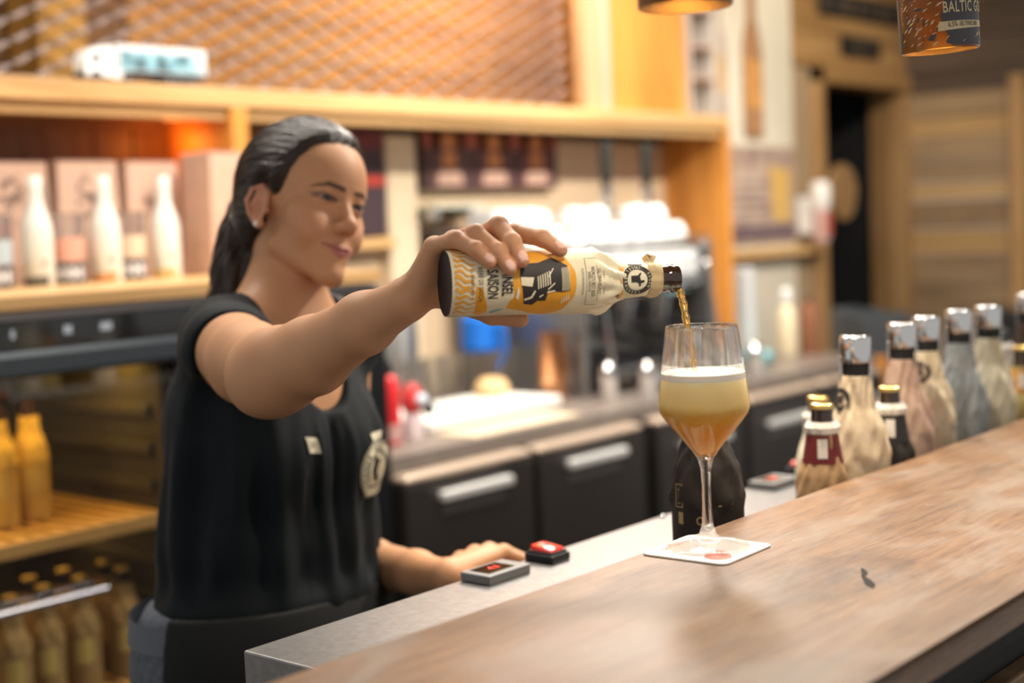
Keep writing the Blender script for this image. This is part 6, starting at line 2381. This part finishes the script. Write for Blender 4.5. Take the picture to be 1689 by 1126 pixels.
MB().box(0.18, 0.21, 0.03, 0.118, -0.03, 0.0, 0.002).build('bracket', chm, tg)
tv = thing('wall_speaker', 'small dark box shaped speaker on the wall behind the hand', 'speaker', (3.175, 3.00, 1.335))
MB().box(0, 0.12, 0, 0.085, 0.0, 0.075, 0.006).build('case', M('speaker_brown', (0.045, 0.032, 0.028), 0.5), tv)
MB().box(0.04, 0.08, 0.085, 0.099, 0.01, 0.065).build('bracket', M('machine_dark'), tv)

# ------------------------------------------------------------------ right part of the back counter
for k, (x, y, r_, n, lb) in enumerate(((4.30, 2.60, 0.040, 9, 'tall stack of white cups on the worktop right of the orange panel'), (4.40, 2.66, 0.036, 8, 'second stack of pale cups just behind the tall white one'))):
    t = thing('cup_stack', lb, 'cup stack', (x, y, CZ), 0, 'stacked cups at the worktop end')
    for q in range(n):
        z_ = q * 0.034
        MB().lathe([(r_ * .68, z_), (r_, z_ + .056), (r_ * 1.03, z_ + .058), (r_ * .96, z_ + .055), (r_ * .66, z_ + .004), (0, z_ + .004)], 24, cap=False).build('cup', cupw if k == 0 else M('cup_pale', (0.66, 0.62, 0.54), 0.4), t, True)
t = thing('cream_dispenser', 'cream coloured pump bottle near the worktop end', 'bottle', (4.58, 2.60, CZ))
MB().lathe([(0, 0), (0.034, 0), (0.036, 0.006), (0.034, 0.15), (0.020, 0.180), (0.014, 0.185), (0.014, 0.200), (0, 0.200)], 28, cap=False).build('body', M('cream_plastic', (0.72, 0.62, 0.42), 0.4), t, True)
MB().lathe([(0.018, 0.198), (0.020, 0.235), (0.012, 0.245), (0, 0.245)], 24, cap=False).build('pump', cupw, t, True)
t = thing('copper_canister', 'brown copper canister at the right end of the worktop', 'canister', (4.66, 2.55, CZ))
MB().lathe([(0, 0), (0.038, 0), (0.038, 0.17), (0.034, 0.178), (0.034, 0.19), (0, 0.195)], 28, cap=False).build('body', M('canister_brown', (0.30, 0.13, 0.07), 0.35, 0.5), t, True)
MB().ball((0, 0, 0.200), 0.010).build('lid_knob', M('cap_black'), t, True)
t = thing('cyan_bowl', 'light blue bowl on the worktop behind the beer glass', 'bowl', (4.20, 2.50, CZ))
MB().lathe([(0, 0), (0.03, 0), (0.055, 0.030), (0.060, 0.048), (0.056, 0.048), (0.050, 0.030), (0.027, 0.006), (0, 0.006)], 28, cap=False).build('body', M('cyan_glaze', (0.25, 0.62, 0.68), 0.3), t, True)
MB().ball((0, 0, 0.040), (0.045, 0.045, 0.022)).build('cloth', M('cyan_cloth', (0.30, 0.62, 0.68), 0.8), t, True)

# posters and things on the pale wall
m_, nt_, b_ = new_mat('poster_print')
tcn = nt_.nodes.new('ShaderNodeTexCoord')
nn = nt_.nodes.new('ShaderNodeTexNoise')
nn.inputs['Scale'].default_value = 9
nn.inputs['Detail'].default_value = 4
rpn = nt_.nodes.new('ShaderNodeValToRGB')
rpn.color_ramp.elements[0].position, rpn.color_ramp.elements[0].color = 0.35, (0.24, 0.16, 0.15, 1)
rpn.color_ramp.elements[1].position, rpn.color_ramp.elements[1].color = 0.68, (0.52, 0.40, 0.32, 1)
nt_.links.new(tcn.outputs['Object'], nn.inputs['Vector'])
nt_.links.new(nn.outputs['Fac'], rpn.inputs['Fac'])
nt_.links.new(rpn.outputs['Color'], b_.inputs['Base Color'])
t = thing('wall_poster', 'large mauve brown poster with yellow picture on the pale wall', 'poster', (4.98, 3.085, 1.30))
MB().box(0, 0.56, 0, 0.012, 0, 0.40, 0.001).build('sheet', m_, t)
flat_decal('yellow_picture', M('poster_yellow', (0.62, 0.40, 0.12), 0.7), t, lambda bm: mapped_poly(bm, [[(0.36, 0.09), (0.50, 0.08), (0.52, 0.30), (0.34, 0.32)]], lambda a, c: (a, -0.001, c), 1))
flat_decal('dark_band', M('poster_dark', (0.14, 0.10, 0.12), 0.7), t, lambda bm: mapped_poly(bm, [[(0.02, 0.01), (0.55, 0.01), (0.55, 0.07), (0.02, 0.07)]], lambda a, c: (a, -0.001, c), 1))
flat_decal('text_lines', M('poster_text', (0.58, 0.48, 0.40), 0.7), t, lambda bm: [mapped_poly(bm, [[(0.04, z), (0.30, z), (0.30, z + .010), (0.04, z + .010)]], lambda a, c: (a, -0.001, c), 1) for z in (0.10, 0.14, 0.18, 0.22, 0.26)])


def bottle_board(x, z, s, lb, c1, c2):
    """cut-out board in the outline of a beer bottle"""
    t = thing('bottle_cutout', lb, 'wall board', (x, 3.085, z), 0, 'bottle shaped boards on the pale wall')
    out = [(-.055, 0), (.055, 0), (.058, .02), (.058, .30), (.045, .36), (.022, .41), (.020, .56), (.024, .57), (.024, .60), (-.024, .60), (-.024, .57), (-.020, .56), (-.022, .41), (-.045, .36), (-.058, .30), (-.058, .02)]
    MB().prism([(a * s, c * s) for a, c in out], -0.012, 0.0, Matrix.Rotation(R(90), 4, 'X')).build('board', c1, t)
    flat_decal('label_field', c2, t, lambda bm: (mapped_poly(bm, [[(-.055 * s, .10 * s), (.055 * s, .10 * s), (.055 * s, .27 * s), (-.055 * s, .27 * s)]], lambda a, c: (a, -0.001, c), 1)))
    return t


bottle_board(5.215, 1.735, 1.18, 'brown bottle shaped cut-out board high on the pale wall', M('cut_brown', (0.36, 0.19, 0.09), 0.7, var=0.4, vscale=14), M('cut_orange', (0.55, 0.27, 0.08), 0.7, var=0.4, vscale=20))
bottle_board(4.955, 1.82, 0.90, 'mauve bottle shaped cut-out board left of the brown one', M('cut_mauve', (0.44, 0.36, 0.31), 0.7, var=0.3, vscale=14), M('cut_tan', (0.50, 0.34, 0.20), 0.7, var=0.4, vscale=20))
t = thing('wall_cabinet', 'small pale open wall cabinet with shelves high on the wall', 'cabinet', (4.59, 2.99, 1.795))
for a, c in ((0.0, 0.012), (0.168, 0.18)):
    MB().box(a, c, 0, 0.108, 0, 0.42).build('side', M('cab_grey', (0.62, 0.58, 0.52), 0.6), t)
for z in (0.0, 0.14, 0.26, 0.40):
    MB().box(0.012, 0.168, 0, 0.108, z, z + .012).build('shelf', M('cab_shelf', (0.40, 0.26, 0.20), 0.6), t)
MB().box(0.012, 0.168, 0.100, 0.108, 0.0, 0.42).build('back', M('cab_back', (0.50, 0.45, 0.38), 0.7), t)
t = thing('soap_dispenser', 'white and red soap dispenser fixed beside the door frame', 'dispenser', (5.605, 3.00, 1.285))
MB().lathe([(0, 0), (0.032, 0), (0.036, 0.01), (0.036, 0.14), (0, 0.14)], 28, cap=False).build('refill', M('soap_pink', (0.62, 0.42, 0.38), 0.4), t, True)
MB().box(-0.022, 0.022, -0.040, -0.034, 0.03, 0.13, 0.002).build('label', M('soap_red', (0.55, 0.12, 0.09), 0.5), t)
MB().lathe([(0.036, 0.14), (0.043, 0.155), (0.045, 0.23), (0.036, 0.262), (0, 0.266)], 28, cap=False).build('head', cupw, t, True)
MB().box(-0.03, 0.03, 0.03, 0.098, 0.04, 0.20).build('wall_plate', cupw, t)
t = thing('wall_board', 'orange wooden ledge board below the poster', 'ledge', (4.98, 3.04, 1.235))
MB().box(0, 0.74, 0, 0.06, 0, 0.036, 0.003).build('board', honey_h, t)
t = thing('round_plaque', 'round brown wooden plaque hanging at the left door frame', 'plaque', (5.86, 3.03, 1.50))
MB().cyl(0.125, -0.012, 0.012, 40, Matrix.Rotation(R(90), 4, 'X')).build('disc', M('plaque_wood', (0.30, 0.18, 0.08), 0.6, var=0.2), t, True)
t = thing('padded_chair', 'dark grey rounded armchair beside the doorway', 'chair', (5.25, 2.45, 0.0), R(20))
gch = M('chair_grey', (0.055, 0.065, 0.075), 0.55)
b = MB()
for k in range(9):
    a0, a1 = R(-20 + k * 24.5), R(-20 + (k + 1) * 24.5)
    vs = []
    for r_ in (0.24, 0.29):
        for a in (a0, a1):
            for z_ in (0.42, 0.98 + 0.05 * math.sin((a0 + a1) / 2)):
                vs.append(b.bm.verts.new((r_ * math.cos(a), r_ * math.sin(a), z_)))
    bmesh.ops.convex_hull(b.bm, input=vs)
b.build('backrest', gch, t, True)
MB().lathe([(0, 0.40), (0.25, 0.40), (0.27, 0.43), (0.25, 0.49), (0, 0.50)], 32, cap=False).build('seat', gch, t, True)
for a in (45, 135, 225, 315):
    MB().tube([(0.18 * math.cos(R(a)), 0.18 * math.sin(R(a)), 0.40), (0.24 * math.cos(R(a)), 0.24 * math.sin(R(a)), 0.0)], [0.016, 0.011], 10).build('leg', M('cap_black'), t, True)
t = thing('dark_bench', 'long dark bench standing along the plank wall at the right', 'bench', (6.05, 1.55, 0.0))
MB().box(0.0, 0.45, -0.5, 1.05, 0.42, 0.50, 0.02).build('seat', M('bench_dark', (0.020, 0.020, 0.024), 0.5), t)
MB().box(0.40, 0.50, -0.5, 1.05, 0.50, 0.93, 0.02).build('backrest', M('bench_dark'), t)
for x in (0.03, 0.38):
    for y in (-0.45, 0.95):
        MB().box(x, x + .05, y, y + .05, 0, 0.42).build('leg', M('bench_dark'), t)
